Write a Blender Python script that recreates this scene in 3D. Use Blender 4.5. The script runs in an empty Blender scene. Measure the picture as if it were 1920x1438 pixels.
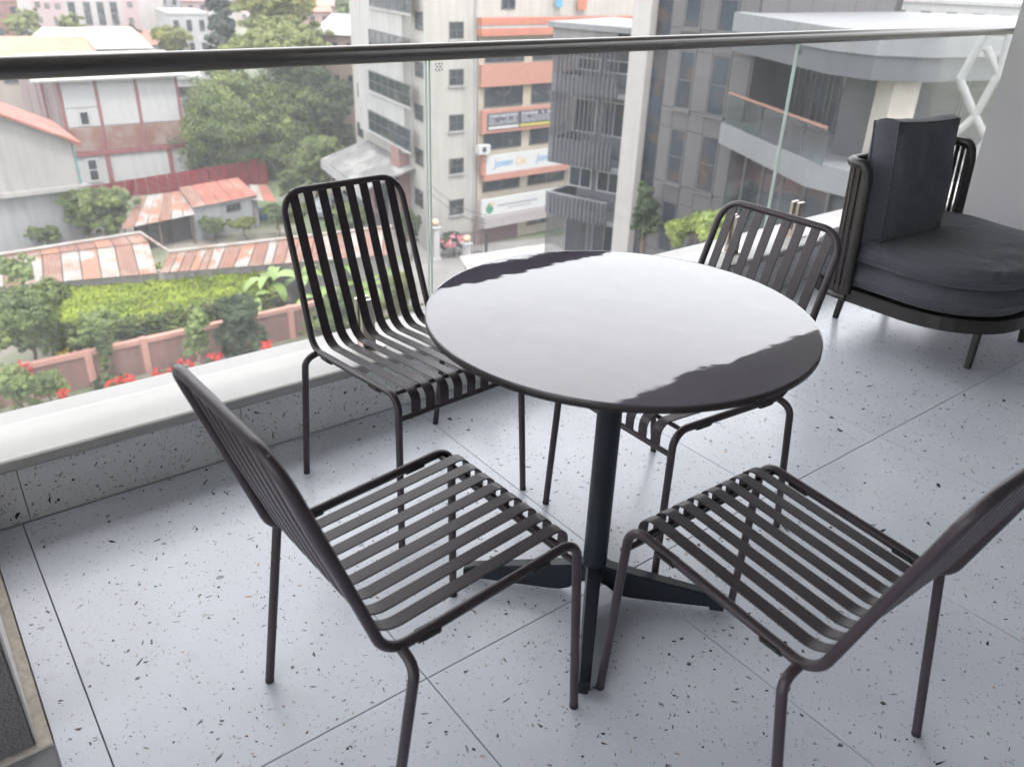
import bpy, math, random
import numpy as np
from mathutils import Vector, Matrix
R = math.radians
S = bpy.context.scene
COL = S.collection
rng = random.Random(7)

# ------------------------------------------------------------------ camera
FPX, YAW, PIT, ROL, CH = 1530.8, 0.9015, 0.4788, 0.0374, 1.368
fwd = Vector((math.cos(YAW)*math.cos(PIT), math.sin(YAW)*math.cos(PIT), -math.sin(PIT)))
rt = Vector((math.sin(YAW), -math.cos(YAW), 0)); up = rt.cross(fwd)
r_ = math.cos(ROL)*rt + math.sin(ROL)*up
u_ = -math.sin(ROL)*rt + math.cos(ROL)*up
camd = bpy.data.cameras.new('camera'); cam = bpy.data.objects.new('camera', camd); COL.objects.link(cam)
M = Matrix((r_, u_, -fwd)).transposed().to_4x4(); M.translation = (0, 0, CH)
cam.matrix_world = M
camd.sensor_width = 36; camd.lens = FPX/1920*36
camd.clip_start = .05; camd.clip_end = 4000
camd.dof.use_dof = True; camd.dof.focus_distance = 2.1; camd.dof.aperture_fstop = 4.3
S.camera = cam
# ------------------------------------------------------------------ light
SUN_EL, SUN_AZ = R(62), R(-112)          # azimuth of the sun as seen from the scene (from +X, ccw)
world = bpy.data.worlds.new('World'); S.world = world; world.use_nodes = True
wn = world.node_tree.nodes; wl = world.node_tree.links
VEIL = 4.4
sky = wn.new('ShaderNodeTexSky'); sky.sky_type = 'NISHITA'; sky.sun_disc = False
sky.sun_elevation = SUN_EL; sky.sun_rotation = math.pi/2 - SUN_AZ
sky.air_density = 1.0; sky.dust_density = 3.0; sky.ozone_density = 1.5; sky.altitude = 1200
wn['Background'].inputs['Strength'].default_value = .15
# thin bright overcast veil over the blue
veil = wn.new('ShaderNodeMixRGB'); veil.inputs[0].default_value = .72; veil.inputs[2].default_value = (VEIL*1.06, VEIL*1.01, VEIL*.91, 1)
wl.new(sky.outputs[0], veil.inputs[1]); wl.new(veil.outputs[0], wn['Background'].inputs['Color'])
sd = bpy.data.lights.new('sun', 'SUN'); sd.energy = 0.5; sd.angle = R(12); sd.color = (1, .965, .91)
so = bpy.data.objects.new('sun', sd); COL.objects.link(so)
sv = Vector((math.cos(SUN_AZ)*math.cos(SUN_EL), math.sin(SUN_AZ)*math.cos(SUN_EL), math.sin(SUN_EL)))
so.rotation_euler = sv.to_track_quat('Z', 'Y').to_euler(); so.location = (0, 0, 40)
S.view_settings.view_transform = 'Standard'; S.view_settings.look = 'None'
S.view_settings.gamma = 1; S.view_settings.use_curve_mapping = False
S.view_settings.exposure = 3.08
GZ = -19.0

# ------------------------------------------------------------------ survey helpers: where a sight line meets a known surface
def ray(px, py):
    return r_*((px-960)/FPX) - u_*((py-719)/FPX) + fwd
def P(px, py, z=None, X=None, Y=None, D=None):
    d = ray(px, py)
    if z is not None: t = (z-CH)/d.z
    elif X is not None: t = X/d.x
    elif Y is not None: t = Y/d.y
    else: t = D/math.hypot(d.x, d.y)
    return Vector((0, 0, CH)) + d*t

# ------------------------------------------------------------------ materials
MATS = {}
ALB = 1.0      # scale on paler base colours, lowered outdoors to hold their exposure down
def ramp(n, l, fac, stops):
    r = n.new('ShaderNodeValToRGB'); e = r.color_ramp.elements
    while len(e) < len(stops): e.new(.5)
    for i, (p, c) in enumerate(stops):
        e[i].position = p; e[i].color = (c, c, c, 1) if isinstance(c, (int, float)) else (*c, 1)
    l.new(fac, r.inputs[0]); return r.outputs[0]
def mat(name, col, rough=.6, metal=0, var=.12, scale=3, bump=0, bscale=40, col2=None, c2scale=2, c2pos=(.45, .6), spec=.5, ior=None, island=0, streak=0):
    if name in MATS: return MATS[name]
    if max(col) > .2: col = tuple(c*ALB for c in col)
    if col2 and max(col2) > .2: col2 = tuple(c*ALB for c in col2)
    m = bpy.data.materials.new(name); m.use_nodes = True; n = m.node_tree.nodes; l = m.node_tree.links
    b = n['Principled BSDF']; b.inputs['Roughness'].default_value = rough; b.inputs['Metallic'].default_value = metal
    b.inputs['Specular IOR Level'].default_value = spec
    if ior: b.inputs['IOR'].default_value = ior
    tc = n.new('ShaderNodeTexCoord'); v = tc.outputs['Object']
    no = n.new('ShaderNodeTexNoise'); no.inputs['Scale'].default_value = scale; no.inputs['Detail'].default_value = 6; l.new(v, no.inputs['Vector'])
    lo = tuple(c*(1-var) for c in col); hi = tuple(min(1, c*(1+var)) for c in col)
    c = ramp(n, l, no.outputs[0], [(.3, lo), (.7, hi)])
    if col2:
        n2 = n.new('ShaderNodeTexNoise'); n2.inputs['Scale'].default_value = c2scale; n2.inputs['Detail'].default_value = 8; n2.inputs['Roughness'].default_value = .65
        l.new(v, n2.inputs['Vector'])
        f = ramp(n, l, n2.outputs[0], [(c2pos[0], 0.0), (c2pos[1], 1.0)])
        mx = n.new('ShaderNodeMixRGB'); l.new(f, mx.inputs[0]); l.new(c, mx.inputs[1]); mx.inputs[2].default_value = (*col2, 1); c = mx.outputs[0]
    if streak:
        mp = n.new('ShaderNodeMapping'); mp.inputs['Scale'].default_value = (1.2, 1.2, .08); l.new(v, mp.inputs[0])
        n3 = n.new('ShaderNodeTexNoise'); n3.inputs['Scale'].default_value = 2.2; n3.inputs['Detail'].default_value = 7; l.new(mp.outputs[0], n3.inputs['Vector'])
        f = ramp(n, l, n3.outputs[0], [(.35, 1-streak), (.62, 1.0)])
        mx = n.new('ShaderNodeMixRGB'); mx.blend_type = 'MULTIPLY'; mx.inputs[0].default_value = 1; l.new(c, mx.inputs[1]); l.new(f, mx.inputs[2]); c = mx.outputs[0]
    if island:
        g = n.new('ShaderNodeNewGeometry')
        f = ramp(n, l, g.outputs['Random Per Island'], [(0, 1-island), (1, 1+island)])
        mx = n.new('ShaderNodeMixRGB'); mx.blend_type = 'MULTIPLY'; mx.inputs[0].default_value = 1; l.new(c, mx.inputs[1]); l.new(f, mx.inputs[2]); c = mx.outputs[0]
    l.new(c, b.inputs['Base Color'])
    if bump:
        n4 = n.new('ShaderNodeTexNoise'); n4.inputs['Scale'].default_value = bscale; n4.inputs['Detail'].default_value = 5; l.new(v, n4.inputs['Vector'])
        bp = n.new('ShaderNodeBump'); bp.inputs['Strength'].default_value = bump; bp.inputs['Distance'].default_value = .01
        l.new(n4.outputs[0], bp.inputs['Height']); l.new(bp.outputs[0], b.inputs['Normal'])
    MATS[name] = m; return m
def leafmat(name, c1, c2, c3=None):
    if name in MATS: return MATS[name]
    m = bpy.data.materials.new(name); m.use_nodes = True; n = m.node_tree.nodes; l = m.node_tree.links
    b = n['Principled BSDF']; b.inputs['Roughness'].default_value = .55
    g = n.new('ShaderNodeNewGeometry'); tc = n.new('ShaderNodeTexCoord')
    no = n.new('ShaderNodeTexNoise'); no.inputs['Scale'].default_value = .55; no.inputs['Detail'].default_value = 3; l.new(tc.outputs['Object'], no.inputs['Vector'])
    ma = n.new('ShaderNodeMath'); ma.operation = 'MULTIPLY_ADD'; l.new(g.outputs['Random Per Island'], ma.inputs[0]); ma.inputs[1].default_value = .45
    m2 = n.new('ShaderNodeMath'); m2.operation = 'MULTIPLY_ADD'; l.new(no.outputs[0], m2.inputs[0]); m2.inputs[1].default_value = 1.6; m2.inputs[2].default_value = -.55; l.new(m2.outputs[0], ma.inputs[2])
    st = [(.1, c1), (.6, c2)] + ([(.95, c3)] if c3 else [])
    c = ramp(n, l, ma.outputs[0], st); l.new(c, b.inputs['Base Color'])
    tr = n.new('ShaderNodeBsdfTranslucent'); l.new(c, tr.inputs[0]); mx = n.new('ShaderNodeMixShader'); mx.inputs[0].default_value = .35
    l.new(b.outputs[0], mx.inputs[1]); l.new(tr.outputs[0], mx.inputs[2]); l.new(mx.outputs[0], n['Material Output'].inputs[0])
    MATS[name] = m; return m

# ------------------------------------------------------------------ mesh builder
class MB:
    def __init__(s): s.v = []; s.f = []; s.sm = []
    def add(s, vs, fs, smooth=False):
        o = len(s.v); s.v += [tuple(v) for v in vs]; s.f += [tuple(i+o for i in f) for f in fs]; s.sm += [smooth]*len(fs); return s
    def hexa(s, p):   # 8 corners: bottom 4 ccw, top 4 ccw
        return s.add(p, [(3, 2, 1, 0), (4, 5, 6, 7), (0, 1, 5, 4), (1, 2, 6, 5), (2, 3, 7, 6), (3, 0, 4, 7)])
    def box(s, x0, x1, y0, y1, z0, z1):
        return s.hexa([(x0, y0, z0), (x1, y0, z0), (x1, y1, z0), (x0, y1, z0), (x0, y0, z1), (x1, y0, z1), (x1, y1, z1), (x0, y1, z1)])
    def bbox(s, x0, x1, y0, y1, z0, z1, b):   # box with chamfered edges
        vs = []; 
        for sx, x in ((1, x0), (-1, x1)):
            for sy, y in ((1, y0), (-1, y1)):
                for sz, z in ((1, z0), (-1, z1)):
                    vs += [(x+sx*b, y+sy*b, z), (x+sx*b, y, z+sz*b), (x, y+sy*b, z+sz*b)]
        import bmesh
        bm = bmesh.new()
        for v in vs: bm.verts.new(v)
        r = bmesh.ops.convex_hull(bm, input=bm.verts)
        bm.verts.index_update(); V = [tuple(v.co) for v in bm.verts]; F = [tuple(v.index for v in f.verts) for f in bm.faces]; bm.free()
        return s.add(V, F)
    def prism(s, poly, z0, z1):
        n = len(poly); a = sum(poly[i][0]*poly[(i+1) % n][1]-poly[(i+1) % n][0]*poly[i][1] for i in range(n))
        if a < 0: poly = poly[::-1]
        vs = [(p[0], p[1], z0) for p in poly]+[(p[0], p[1], z1) for p in poly]
        fs = [tuple(range(n))[::-1], tuple(range(n, 2*n))]+[(i, (i+1) % n, n+(i+1) % n, n+i) for i in range(n)]
        return s.add(vs, fs)
    def slab(s, q, t):   # four top corners, thickness t downwards
        q = [Vector(p) for p in q]; nn = (q[1]-q[0]).cross(q[2]-q[1]).normalized()
        if nn.z < 0: q = q[::-1]; nn = -nn
        lo = [p-nn*t for p in q]
        return s.hexa(lo+q)
    def tube(s, pts, r, n=10, caps=True, rs=None):
        pts = [Vector(p) for p in pts]; m = len(pts); T = []
        for i in range(m):
            t = (pts[min(i+1, m-1)]-pts[max(i-1, 0)]).normalized(); T.append(t)
        a = Vector((0, 0, 1)) if abs(T[0].z) < .9 else Vector((1, 0, 0))
        nrm = (a-T[0]*a.dot(T[0])).normalized(); vs = []
        for i in range(m):
            if i: nrm = (nrm-T[i]*nrm.dot(T[i])).normalized()
            bn = T[i].cross(nrm); rr = rs[i] if rs else r
            for k in range(n):
                an = 2*math.pi*k/n; vs.append(pts[i]+nrm*(rr*math.cos(an))+bn*(rr*math.sin(an)))
        fs = [(i*n+k, i*n+(k+1) % n, (i+1)*n+(k+1) % n, (i+1)*n+k) for i in range(m-1) for k in range(n)]
        s.add(vs, fs, True)
        if caps: s.add(vs[:n][::-1], [tuple(range(n))]); s.add(vs[-n:], [tuple(range(n))])
        return s
    def strip(s, pts, w, t, wdir=(1, 0, 0)):   # flat bar along a path, width along wdir
        pts = [Vector(p) for p in pts]; m = len(pts); wd = Vector(wdir); vs = []
        for i in range(m):
            T = (pts[min(i+1, m-1)]-pts[max(i-1, 0)]).normalized(); nn = wd.cross(T).normalized(); e = t*.35
            for a, b in ((-w/2+e, t/2), (w/2-e, t/2), (w/2, t/2-e), (w/2, -t/2+e), (w/2-e, -t/2), (-w/2+e, -t/2), (-w/2, -t/2+e), (-w/2, t/2-e)):
                vs.append(pts[i]+wd*a+nn*b)
        for k in range(8):
            e2 = []
            for i in range(m): e2 += [vs[i*8+k], vs[i*8+(k+1) % 8]]
            s.add(e2, [(2*i, 2*i+1, 2*i+3, 2*i+2) for i in range(m-1)], True)
        s.add(vs[:8][::-1], [tuple(range(8))]); s.add(vs[-8:], [tuple(range(8))]); return s
    def lathe(s, prof, n=32, c=(0, 0, 0)):
        vs = []; m = len(prof)
        for (r, z) in prof:
            for k in range(n):
                a = 2*math.pi*k/n; vs.append((c[0]+r*math.cos(a), c[1]+r*math.sin(a), c[2]+z))
        fs = [(i*n+k, i*n+(k+1) % n, (i+1)*n+(k+1) % n, (i+1)*n+k) for i in range(m-1) for k in range(n)]
        s.add(vs, fs, True); s.add(vs[:n][::-1], [tuple(range(n))]); s.add(vs[-n:], [tuple(range(n))]); return s
    def sphere(s, c, r, n=12, m=8, sc=(1, 1, 1)):
        prof = [(max(1e-4, r*math.sin(math.pi*i/m)), -r*math.cos(math.pi*i/m)) for i in range(m+1)]
        o = len(s.v); s.lathe(prof, n)
        s.v[o:] = [(c[0]+x*sc[0], c[1]+y*sc[1], c[2]+z*sc[2]) for x, y, z in s.v[o:]]
        return s
    def data(s, name, m):
        me = bpy.data.meshes.new(name); me.from_pydata(s.v, [], s.f); me.materials.append(m)
        me.polygons.foreach_set('use_smooth', s.sm)
        me.update(); return me
    def build(s, name, m, parent=None, autosmooth=True):
        o = bpy.data.objects.new(name, s.data(name, m)); COL.objects.link(o)
        if parent: o.parent = parent
        return o
def setp(o, label=None, cat=None, group=None, kind=None):
    if label: o['label'] = label
    if cat: o['category'] = cat
    if group: o['group'] = group
    if kind: o['kind'] = kind
    return o
def thing(name, label, cat, loc=(0, 0, 0), rz=0, group=None):
    o = bpy.data.objects.new(name, None); o.empty_display_size = .1; COL.objects.link(o); o.location = loc; o.rotation_euler = (0, 0, rz)
    return setp(o, label, cat, group)
def copy_tree(o, parent=None):
    c = o.copy(); COL.objects.link(c)
    if parent: c.parent = parent
    for ch in list(o.children): copy_tree(ch, c)
    return c
def fillet(pts, rad, n=8):
    pts = [Vector(p) for p in pts]; out = [pts[0]]
    for i in range(1, len(pts)-1):
        a, b, c = pts[i-1], pts[i], pts[i+1]; r = rad[i-1] if isinstance(rad, (list, tuple)) else rad
        d1 = (a-b).normalized(); d2 = (c-b).normalized(); ang = d1.angle(d2)
        tl = min(r/math.tan(ang/2), (a-b).length*.49, (c-b).length*.49)
        p0 = b+d1*tl; p2 = b+d2*tl
        rr = tl*math.tan(ang/2); cen = b+(d1+d2).normalized()*(rr/math.sin(ang/2))
        v0 = p0-cen; v2 = p2-cen; th = v0.angle(v2)
        for k in range(n+1):
            t = k/n; out.append(cen+(v0*math.sin((1-t)*th)+v2*math.sin(t*th))/math.sin(th))
    out.append(pts[-1]); return out

# ================================================================== BALCONY
JX0, PITCH = .066, .5895
YU = 2.15
m_tile = mat('terrazzo', (.61, .635, .705), rough=.24, var=.03, scale=6, spec=.5)
# add tiny grain specks and satin variation
def terrazzo_nodes(m):
    n = m.node_tree.nodes; l = m.node_tree.links; b = n['Principled BSDF']
    src = b.inputs['Base Color'].links[0].from_socket
    tc = n.new('ShaderNodeTexCoord'); vo = n.new('ShaderNodeTexVoronoi'); vo.inputs['Scale'].default_value = 190; vo.inputs['Randomness'].default_value = 1
    l.new(tc.outputs['Object'], vo.inputs['Vector'])
    f = ramp(n, l, vo.outputs['Distance'], [(.10, 1.0), (.17, 0.0)])
    wnz = n.new('ShaderNodeTexWhiteNoise'); l.new(vo.outputs['Color'], wnz.inputs['Vector'])
    g = ramp(n, l, wnz.outputs['Value'], [(.72, 0.0), (.8, 1.0)])
    mu = n.new('ShaderNodeMath'); mu.operation = 'MULTIPLY'; l.new(f, mu.inputs[0]); l.new(g, mu.inputs[1])
    mx = n.new('ShaderNodeMixRGB'); l.new(mu.outputs[0], mx.inputs[0]); l.new(src, mx.inputs[1]); mx.inputs[2].default_value = (.2, .2, .22, 1)
    no = n.new('ShaderNodeTexNoise'); no.inputs['Scale'].default_value = 2.6; no.inputs['Detail'].default_value = 2; l.new(tc.outputs['Object'], no.inputs['Vector'])
    w = ramp(n, l, no.outputs[0], [(.25, .90), (.75, 1.0)])
    n6 = n.new('ShaderNodeTexNoise'); n6.inputs['Scale'].default_value = 9; n6.inputs['Detail'].default_value = 7; n6.inputs['Distortion'].default_value = 1.5; l.new(tc.outputs['Object'], n6.inputs['Vector'])
    w6 = ramp(n, l, n6.outputs[0], [(.62, 1.0), (.82, .86)])
    mm = n.new('ShaderNodeMath'); mm.operation = 'MULTIPLY'; l.new(w, mm.inputs[0]); l.new(w6, mm.inputs[1])
    m2 = n.new('ShaderNodeMixRGB'); m2.blend_type = 'MULTIPLY'; m2.inputs[0].default_value = 1; l.new(mx.outputs[0], m2.inputs[1]); l.new(mm.outputs[0], m2.inputs[2])
    l.new(m2.outputs[0], b.inputs['Base Color'])
terrazzo_nodes(m_tile)
# chips
chip_cols = [((.035, .036, .048), .38), ((.09, .092, .105), .20), ((.15, .06, .032), .11), ((.42, .28, .18), .05), ((.25, .27, .31), .26)]
m_chip = bpy.data.materials.new('terrazzo_chip'); m_chip.use_nodes = True
def _chipmat(m):
    n = m.node_tree.nodes; l = m.node_tree.links; b = n['Principled BSDF']; b.inputs['Roughness'].default_value = .24
    g = n.new('ShaderNodeNewGeometry'); r = n.new('ShaderNodeValToRGB'); r.color_ramp.interpolation = 'CONSTANT'; e = r.color_ramp.elements
    while len(e) < len(chip_cols): e.new(.5)
    p = 0
    for i, (c, w) in enumerate(chip_cols): e[i].position = p; e[i].color = (*c, 1); p += w
    l.new(g.outputs['Random Per Island'], r.inputs[0]); l.new(r.outputs[0], b.inputs['Base Color'])
_chipmat(m_chip)
def chips(mb, w, h, r, density=1.0, big=1.0):
    def shard(cx, cy, s):
        n = r.choice((3, 3, 4, 4, 5)); el = r.choice((1.1, 1.6, 2.2, 3.2, 5.5)) if s > .0016 else r.choice((1, 2, 4, 6)); th = r.random()*math.pi; st = r.random()*6
        pts = []
        for k in range(n):
            a = st+2*math.pi*(k+r.uniform(-.28, .28))/n; rr = s*r.uniform(.6, 1.25)
            x = rr*math.cos(a)*math.sqrt(el); y = rr*math.sin(a)/math.sqrt(el)
            pts.append((cx+x*math.cos(th)-y*math.sin(th), cy+x*math.sin(th)+y*math.cos(th), .0004))
        m = s*3
        if all(0.003 < p[0] < w-.003 and .003 < p[1] < h-.003 for p in pts): mb.add(pts, [tuple(range(n))])
    A = w*h
    for cnt, s0, s1 in ((26*big, .0062, .0098), (105*big, .0040, .0062), (680, .0022, .0040), (2400, .0010, .0022)):
        for _ in range(int(cnt*A*density)): shard(r.random()*w, r.random()*h, r.uniform(s0, s1)*(1 if r.random() < .8 else .7))
m_grout = mat('grout', (.24, .24, .245), rough=.9)
floor = MB().box(-4.2, 6.5, -3.2, 2.6, -.25, -.012).build('balcony_floor', m_grout); setp(floor, kind='structure')
GAP = .0013
tdat = {}
def tile_data(key, w, h, var):
    k = (key, var)
    if k not in tdat:
        r = random.Random(hash((w*1000//1, h*1000//1, var)) & 0xffff)
        a = MB().bbox(0, w, 0, h, -.012, 0, .0008).data('tile', m_tile)
        c = MB(); chips(c, w, h, r); c = c.data('chips', m_chip); tdat[k] = (a, c)
    return tdat[k]
yb = [-3.15, -1.315, -.115, 1.083, 2.149]
for j in range(len(yb)-1):
    for i in range(-6, 11):
        x0 = JX0+i*PITCH; w = PITCH-2*GAP; h = yb[j+1]-yb[j]-2*GAP
        if x0 < 0 and j == 3:
            if i < -1: continue
            x0 = -.012; w = JX0-x0-2*GAP
            if i != -1: continue
            a, c = tile_data('edge', w, h, 0)
        else:
            if x0 > 6: continue
            a, c = tile_data(j, w, h, (i*7+j*3) % 6)
        t = bpy.data.objects.new('tile', a); COL.objects.link(t); t.parent = floor; t.location = (x0+GAP, yb[j]+GAP, 0)
        if -2.5 < x0 and yb[j+1] > -1:
            cc = bpy.data.objects.new('chips', c); COL.objects.link(cc); cc.parent = t; cc['kind'] = 'stuff'
# beige mortar strip between tiles and pillar, screed under it
m_mortar = mat('mortar', (.62, .56, .49), rough=.95, var=.15, scale=60, bump=.5, bscale=220)
o = MB().box(-4.2, -.0135, 1.372, 2.149, -.0115, -.003).build('screed_strip', m_mortar); setp(o, kind='structure')
# upstand wall clad with terrazzo
m_plaster = mat('plaster', (.55, .55, .56), rough=.8, var=.05, bump=.15, bscale=150)
m_up = mat('upstand_core', (.4, .4, .42), rough=.9)
m_tile2 = mat('terrazzo_upstand_lit', (.70, .70, .71), rough=.3, var=.03, scale=6)  # paler copy of the floor terrazzo, bounced light put into its colour
ups = MB().box(-.6, 5.2, YU+.012, 2.30, -.25, .170).build('parapet_upstand', m_up); setp(ups, kind='structure')
r2 = random.Random(77)
for i in range(-2, 9):
    x0 = JX0+.02+i*PITCH; x1 = x0+PITCH
    if x0 < -.55: x0 = -.55
    if x1 > 5.0: x1 = 5.0
    if x1-x0 < .05: continue
    t = MB().box(x0+GAP, x1-GAP, YU, YU+.012, .001, .169).build('tile', m_tile2, ups)
    c = MB(); chips(c, x1-x0-2*GAP, .167, r2, 2.1, .8); c.v = [(x0+GAP+v[0], YU-v[2], v[1]) for v in c.v]; c.f = [f[::-1] for f in c.f]
    cc = c.build('chips', m_chip, t); cc['kind'] = 'stuff'
# ledge of cream stone
m_ledge = mat('ledge_stone', (.37, .365, .352), rough=.45, var=.05, scale=2.5, col2=(.34, .335, .32), c2scale=1.2, bump=.04, bscale=80)
ledge = thing('stone_ledge', 'cream stone ledge slabs capping the low upstand under the glass railing', 'ledge')
lj = [-.55, 1.75, 4.05, 5.24]
for i in range(3):
    mb = MB()
    prof = [(2.134, .170), (2.124, .174), (2.119, .182), (2.119, .196), (2.122, .203), (2.130, .206), (2.40, .206), (2.40, .170)]
    x0, x1 = lj[i]+.0012, lj[i+1]-.0012
    vs = [(x0, y, z) for y, z in prof]+[(x1, y, z) for y, z in prof]; n = len(prof)
    fs = [tuple(range(n)), tuple(range(n, 2*n))[::-1]]+[(k, n+k, n+(k+1) % n, (k+1) % n) for k in range(n)]
    mb.add(vs, fs).build('ledge_slab', m_ledge, ledge)
MB().box(5.242, 5.45, .2, 2.40, .170, .206).build('ledge_slab', m_ledge, ledge)
MB().box(5.26, 5.40, .2, 2.30, -.25, .168).build('parapet_return', m_up)
setp(bpy.data.objects['parapet_return'], kind='structure')

# glass railing
def glassmat(name, tint, dust=.05, spec=1.0):
    m = bpy.data.materials.new(name); m.use_nodes = True; n = m.node_tree.nodes; l = m.node_tree.links
    n.remove(n['Principled BSDF'])
    t = n.new('ShaderNodeBsdfTransparent'); t.inputs[0].default_value = (*tint, 1)
    gl = n.new('ShaderNodeBsdfGlossy'); gl.inputs['Roughness'].default_value = .02
    ge = n.new('ShaderNodeNewGeometry'); dt = n.new('ShaderNodeVectorMath'); dt.operation = 'DOT_PRODUCT'; l.new(ge.outputs['Incoming'], dt.inputs[0]); l.new(ge.outputs['Normal'], dt.inputs[1])
    ab = n.new('ShaderNodeMath'); ab.operation = 'ABSOLUTE'; l.new(dt.outputs['Value'], ab.inputs[0])
    om = n.new('ShaderNodeMath'); om.operation = 'SUBTRACT'; om.inputs[0].default_value = 1; l.new(ab.outputs[0], om.inputs[1])
    pw = n.new('ShaderNodeMath'); pw.operation = 'POWER'; pw.inputs[1].default_value = 5; l.new(om.outputs[0], pw.inputs[0])
    mf = n.new('ShaderNodeMath'); mf.operation = 'MULTIPLY_ADD'; mf.inputs[1].default_value = .96*spec; mf.inputs[2].default_value = .04*spec; l.new(pw.outputs[0], mf.inputs[0])
    mx = n.new('ShaderNodeMixShader'); l.new(mf.outputs[0], mx.inputs[0]); l.new(t.outputs[0], mx.inputs[1]); l.new(gl.outputs[0], mx.inputs[2])
    # dust film and specks
    d = n.new('ShaderNodeBsdfDiffuse'); d.inputs[0].default_value = (.62, .63, .64, 1)
    tl = n.new('ShaderNodeBsdfTranslucent'); tl.inputs[0].default_value = (.75, .76, .78, 1)
    dm = n.new('ShaderNodeMixShader'); dm.inputs[0].default_value = .6; l.new(d.outputs[0], dm.inputs[1]); l.new(tl.outputs[0], dm.inputs[2])
    tc = n.new('ShaderNodeTexCoord')
    no = n.new('ShaderNodeTexNoise'); no.inputs['Scale'].default_value = 5; no.inputs['Detail'].default_value = 6; l.new(tc.outputs['Object'], no.inputs['Vector'])
    f = ramp(n, l, no.outputs[0], [(.35, dust*.5), (.75, dust*1.6)])
    vo = n.new('ShaderNodeTexVoronoi'); vo.inputs['Scale'].default_value = 95; l.new(tc.outputs['Object'], vo.inputs['Vector'])
    sp = ramp(n, l, vo.outputs['Distance'], [(.06, .30), (.13, 0.0)])
    wz = n.new('ShaderNodeTexWhiteNoise'); l.new(vo.outputs['Color'], wz.inputs['Vector'])
    sg = ramp(n, l, wz.outputs['Value'], [(.45, 0.0), (1.0, 1.0)])
    mu = n.new('ShaderNodeMath'); mu.operation = 'MULTIPLY'; l.new(sp, mu.inputs[0]); l.new(sg, mu.inputs[1])
    ad = n.new('ShaderNodeMath'); ad.operation = 'ADD'; ad.use_clamp = True; l.new(f, ad.inputs[0]); l.new(mu.outputs[0], ad.inputs[1])
    m2 = n.new('ShaderNodeMixShader'); l.new(ad.outputs[0], m2.inputs[0]); l.new(mx.outputs[0], m2.inputs[1]); l.new(dm.outputs[0], m2.inputs[2])
    l.new(m2.outputs[0], n['Material Output'].inputs[0]); MATS[name] = m; return m
m_glass = glassmat('railing_glass', (.985, .985, .988), dust=.012)
m_gedge = mat('glass_edge', (.34, .40, .385), rough=.15, var=.1)
m_rail = mat('brushed_steel_dark', (.15, .14, .14), rough=.34, metal=.85, var=.03, scale=20)
m_spig = mat('spigot_steel', (.42, .37, .34), rough=.3, metal=.95, var=.08)
YG = 2.245
rail = thing('glass_railing', 'frameless glass railing panels with round steel handrail along the balcony edge', 'railing', (0, YG, .206))
def lp(mb, name, m, par=rail, off=(0, YG, .206)):
    mb.v = [(v[0]-off[0], v[1]-off[1], v[2]-off[2]) for v in mb.v]; return mb.build(name, m, par)
RZ = 1.112
path = fillet([(-1.2, YG, RZ), (5.33, YG, RZ), (5.33, .2, RZ)], .022, 5)
lp(MB().tube(path, .0255, 20), 'handrail', m_rail)
panels = [(-.55, 1.398), (1.410, 3.262), (3.274, 5.318)]
for x0, x1 in panels:
    g = lp(MB().box(x0, x1, YG-.006, YG+.006, .242, RZ-.012), 'glass_panel', m_glass)
    for xe in (x0, x1): lp(MB().box(xe-.0004, xe+.0004, YG-.0055, YG+.0055, .243, RZ-.02), 'polished_edge', m_gedge, g)
g = lp(MB().box(5.324, 5.336, .2, YG-.02, .242, RZ-.012), 'glass_panel', m_glass)
for x in (-.2, 1.15, 1.66, 3.035, 3.50, 4.95):
    mb = MB(); mb.bbox(x-.024, x+.024, YG-.026, YG-.0075, .2105, .375, .003); mb.bbox(x-.024, x+.024, YG+.0075, YG+.026, .2105, .375, .003)
    mb.box(x-.0235, x+.0235, YG-.0075, YG+.0075, .2106, .240)
    sp = lp(mb, 'spigot', m_spig)
    pl = MB().bbox(x-.05, x+.05, YG-.045, YG+.045, .2065, .2102, .001); lp(pl, 'base_plate', m_spig, sp)
# printed maker mark on each pane (flat print)
m_ink = mat('mark_ink', (.03, .035, .035), rough=.5); m_inkl = mat('mark_ink_pale', (.5, .52, .52), rough=.5)
def ring2(mb, cx, cz, r0, r1, y, a0, a1, n=14):
    vs = []
    for k in range(n+1):
        a = R(a0+(a1-a0)*k/n); vs += [(cx+r0*math.cos(a), y, cz+r0*math.sin(a)), (cx+r1*math.cos(a), y, cz+r1*math.sin(a))]
    mb.add(vs, [(2*k, 2*k+1, 2*k+3, 2*k+2) for k in range(n)])
for (px, py) in ((823, 126), (1500, 98)):
    c = P(px, py, Y=YG-.0065); y = YG-.0066; mb = MB(); w, h = .0135, .0105
    for sx in (-1, 1):
        for sz in (-1, 1):
            x, z = c.x+sx*w, c.z+sz*h
            mb.add([(x, y, z), (x-sx*.006, y, z), (x-sx*.0045, y, z-sz*.002), (x-sx*.0022, y, z-sz*.0045), (x, y, z-sz*.006)], [(0, 1, 2, 3, 4)])
    for sz in (-1, 1): mb.add([(c.x-.0045, y, c.z+sz*h), (c.x+.0045, y, c.z+sz*h), (c.x, y, c.z+sz*h*.45)], [(0, 1, 2)])
    for sx in (-.0058, .0058):
        ring2(mb, c.x+sx, c.z, .0023, .0040, y, 40, 330); mb.add([(c.x+sx, y, c.z-.001), (c.x+sx+.004, y, c.z-.001), (c.x+sx+.004, y, c.z+.0006), (c.x+sx, y, c.z+.0006)], [(0, 1, 2, 3)])
    mb.add([(c.x-.010, y, c.z-.0135), (c.x+.006, y, c.z-.0135), (c.x+.006, y, c.z-.0128), (c.x-.010, y, c.z-.0128)], [(0, 1, 2, 3)])
    lp(mb, 'etched_mark', m_ink, rail)
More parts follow.
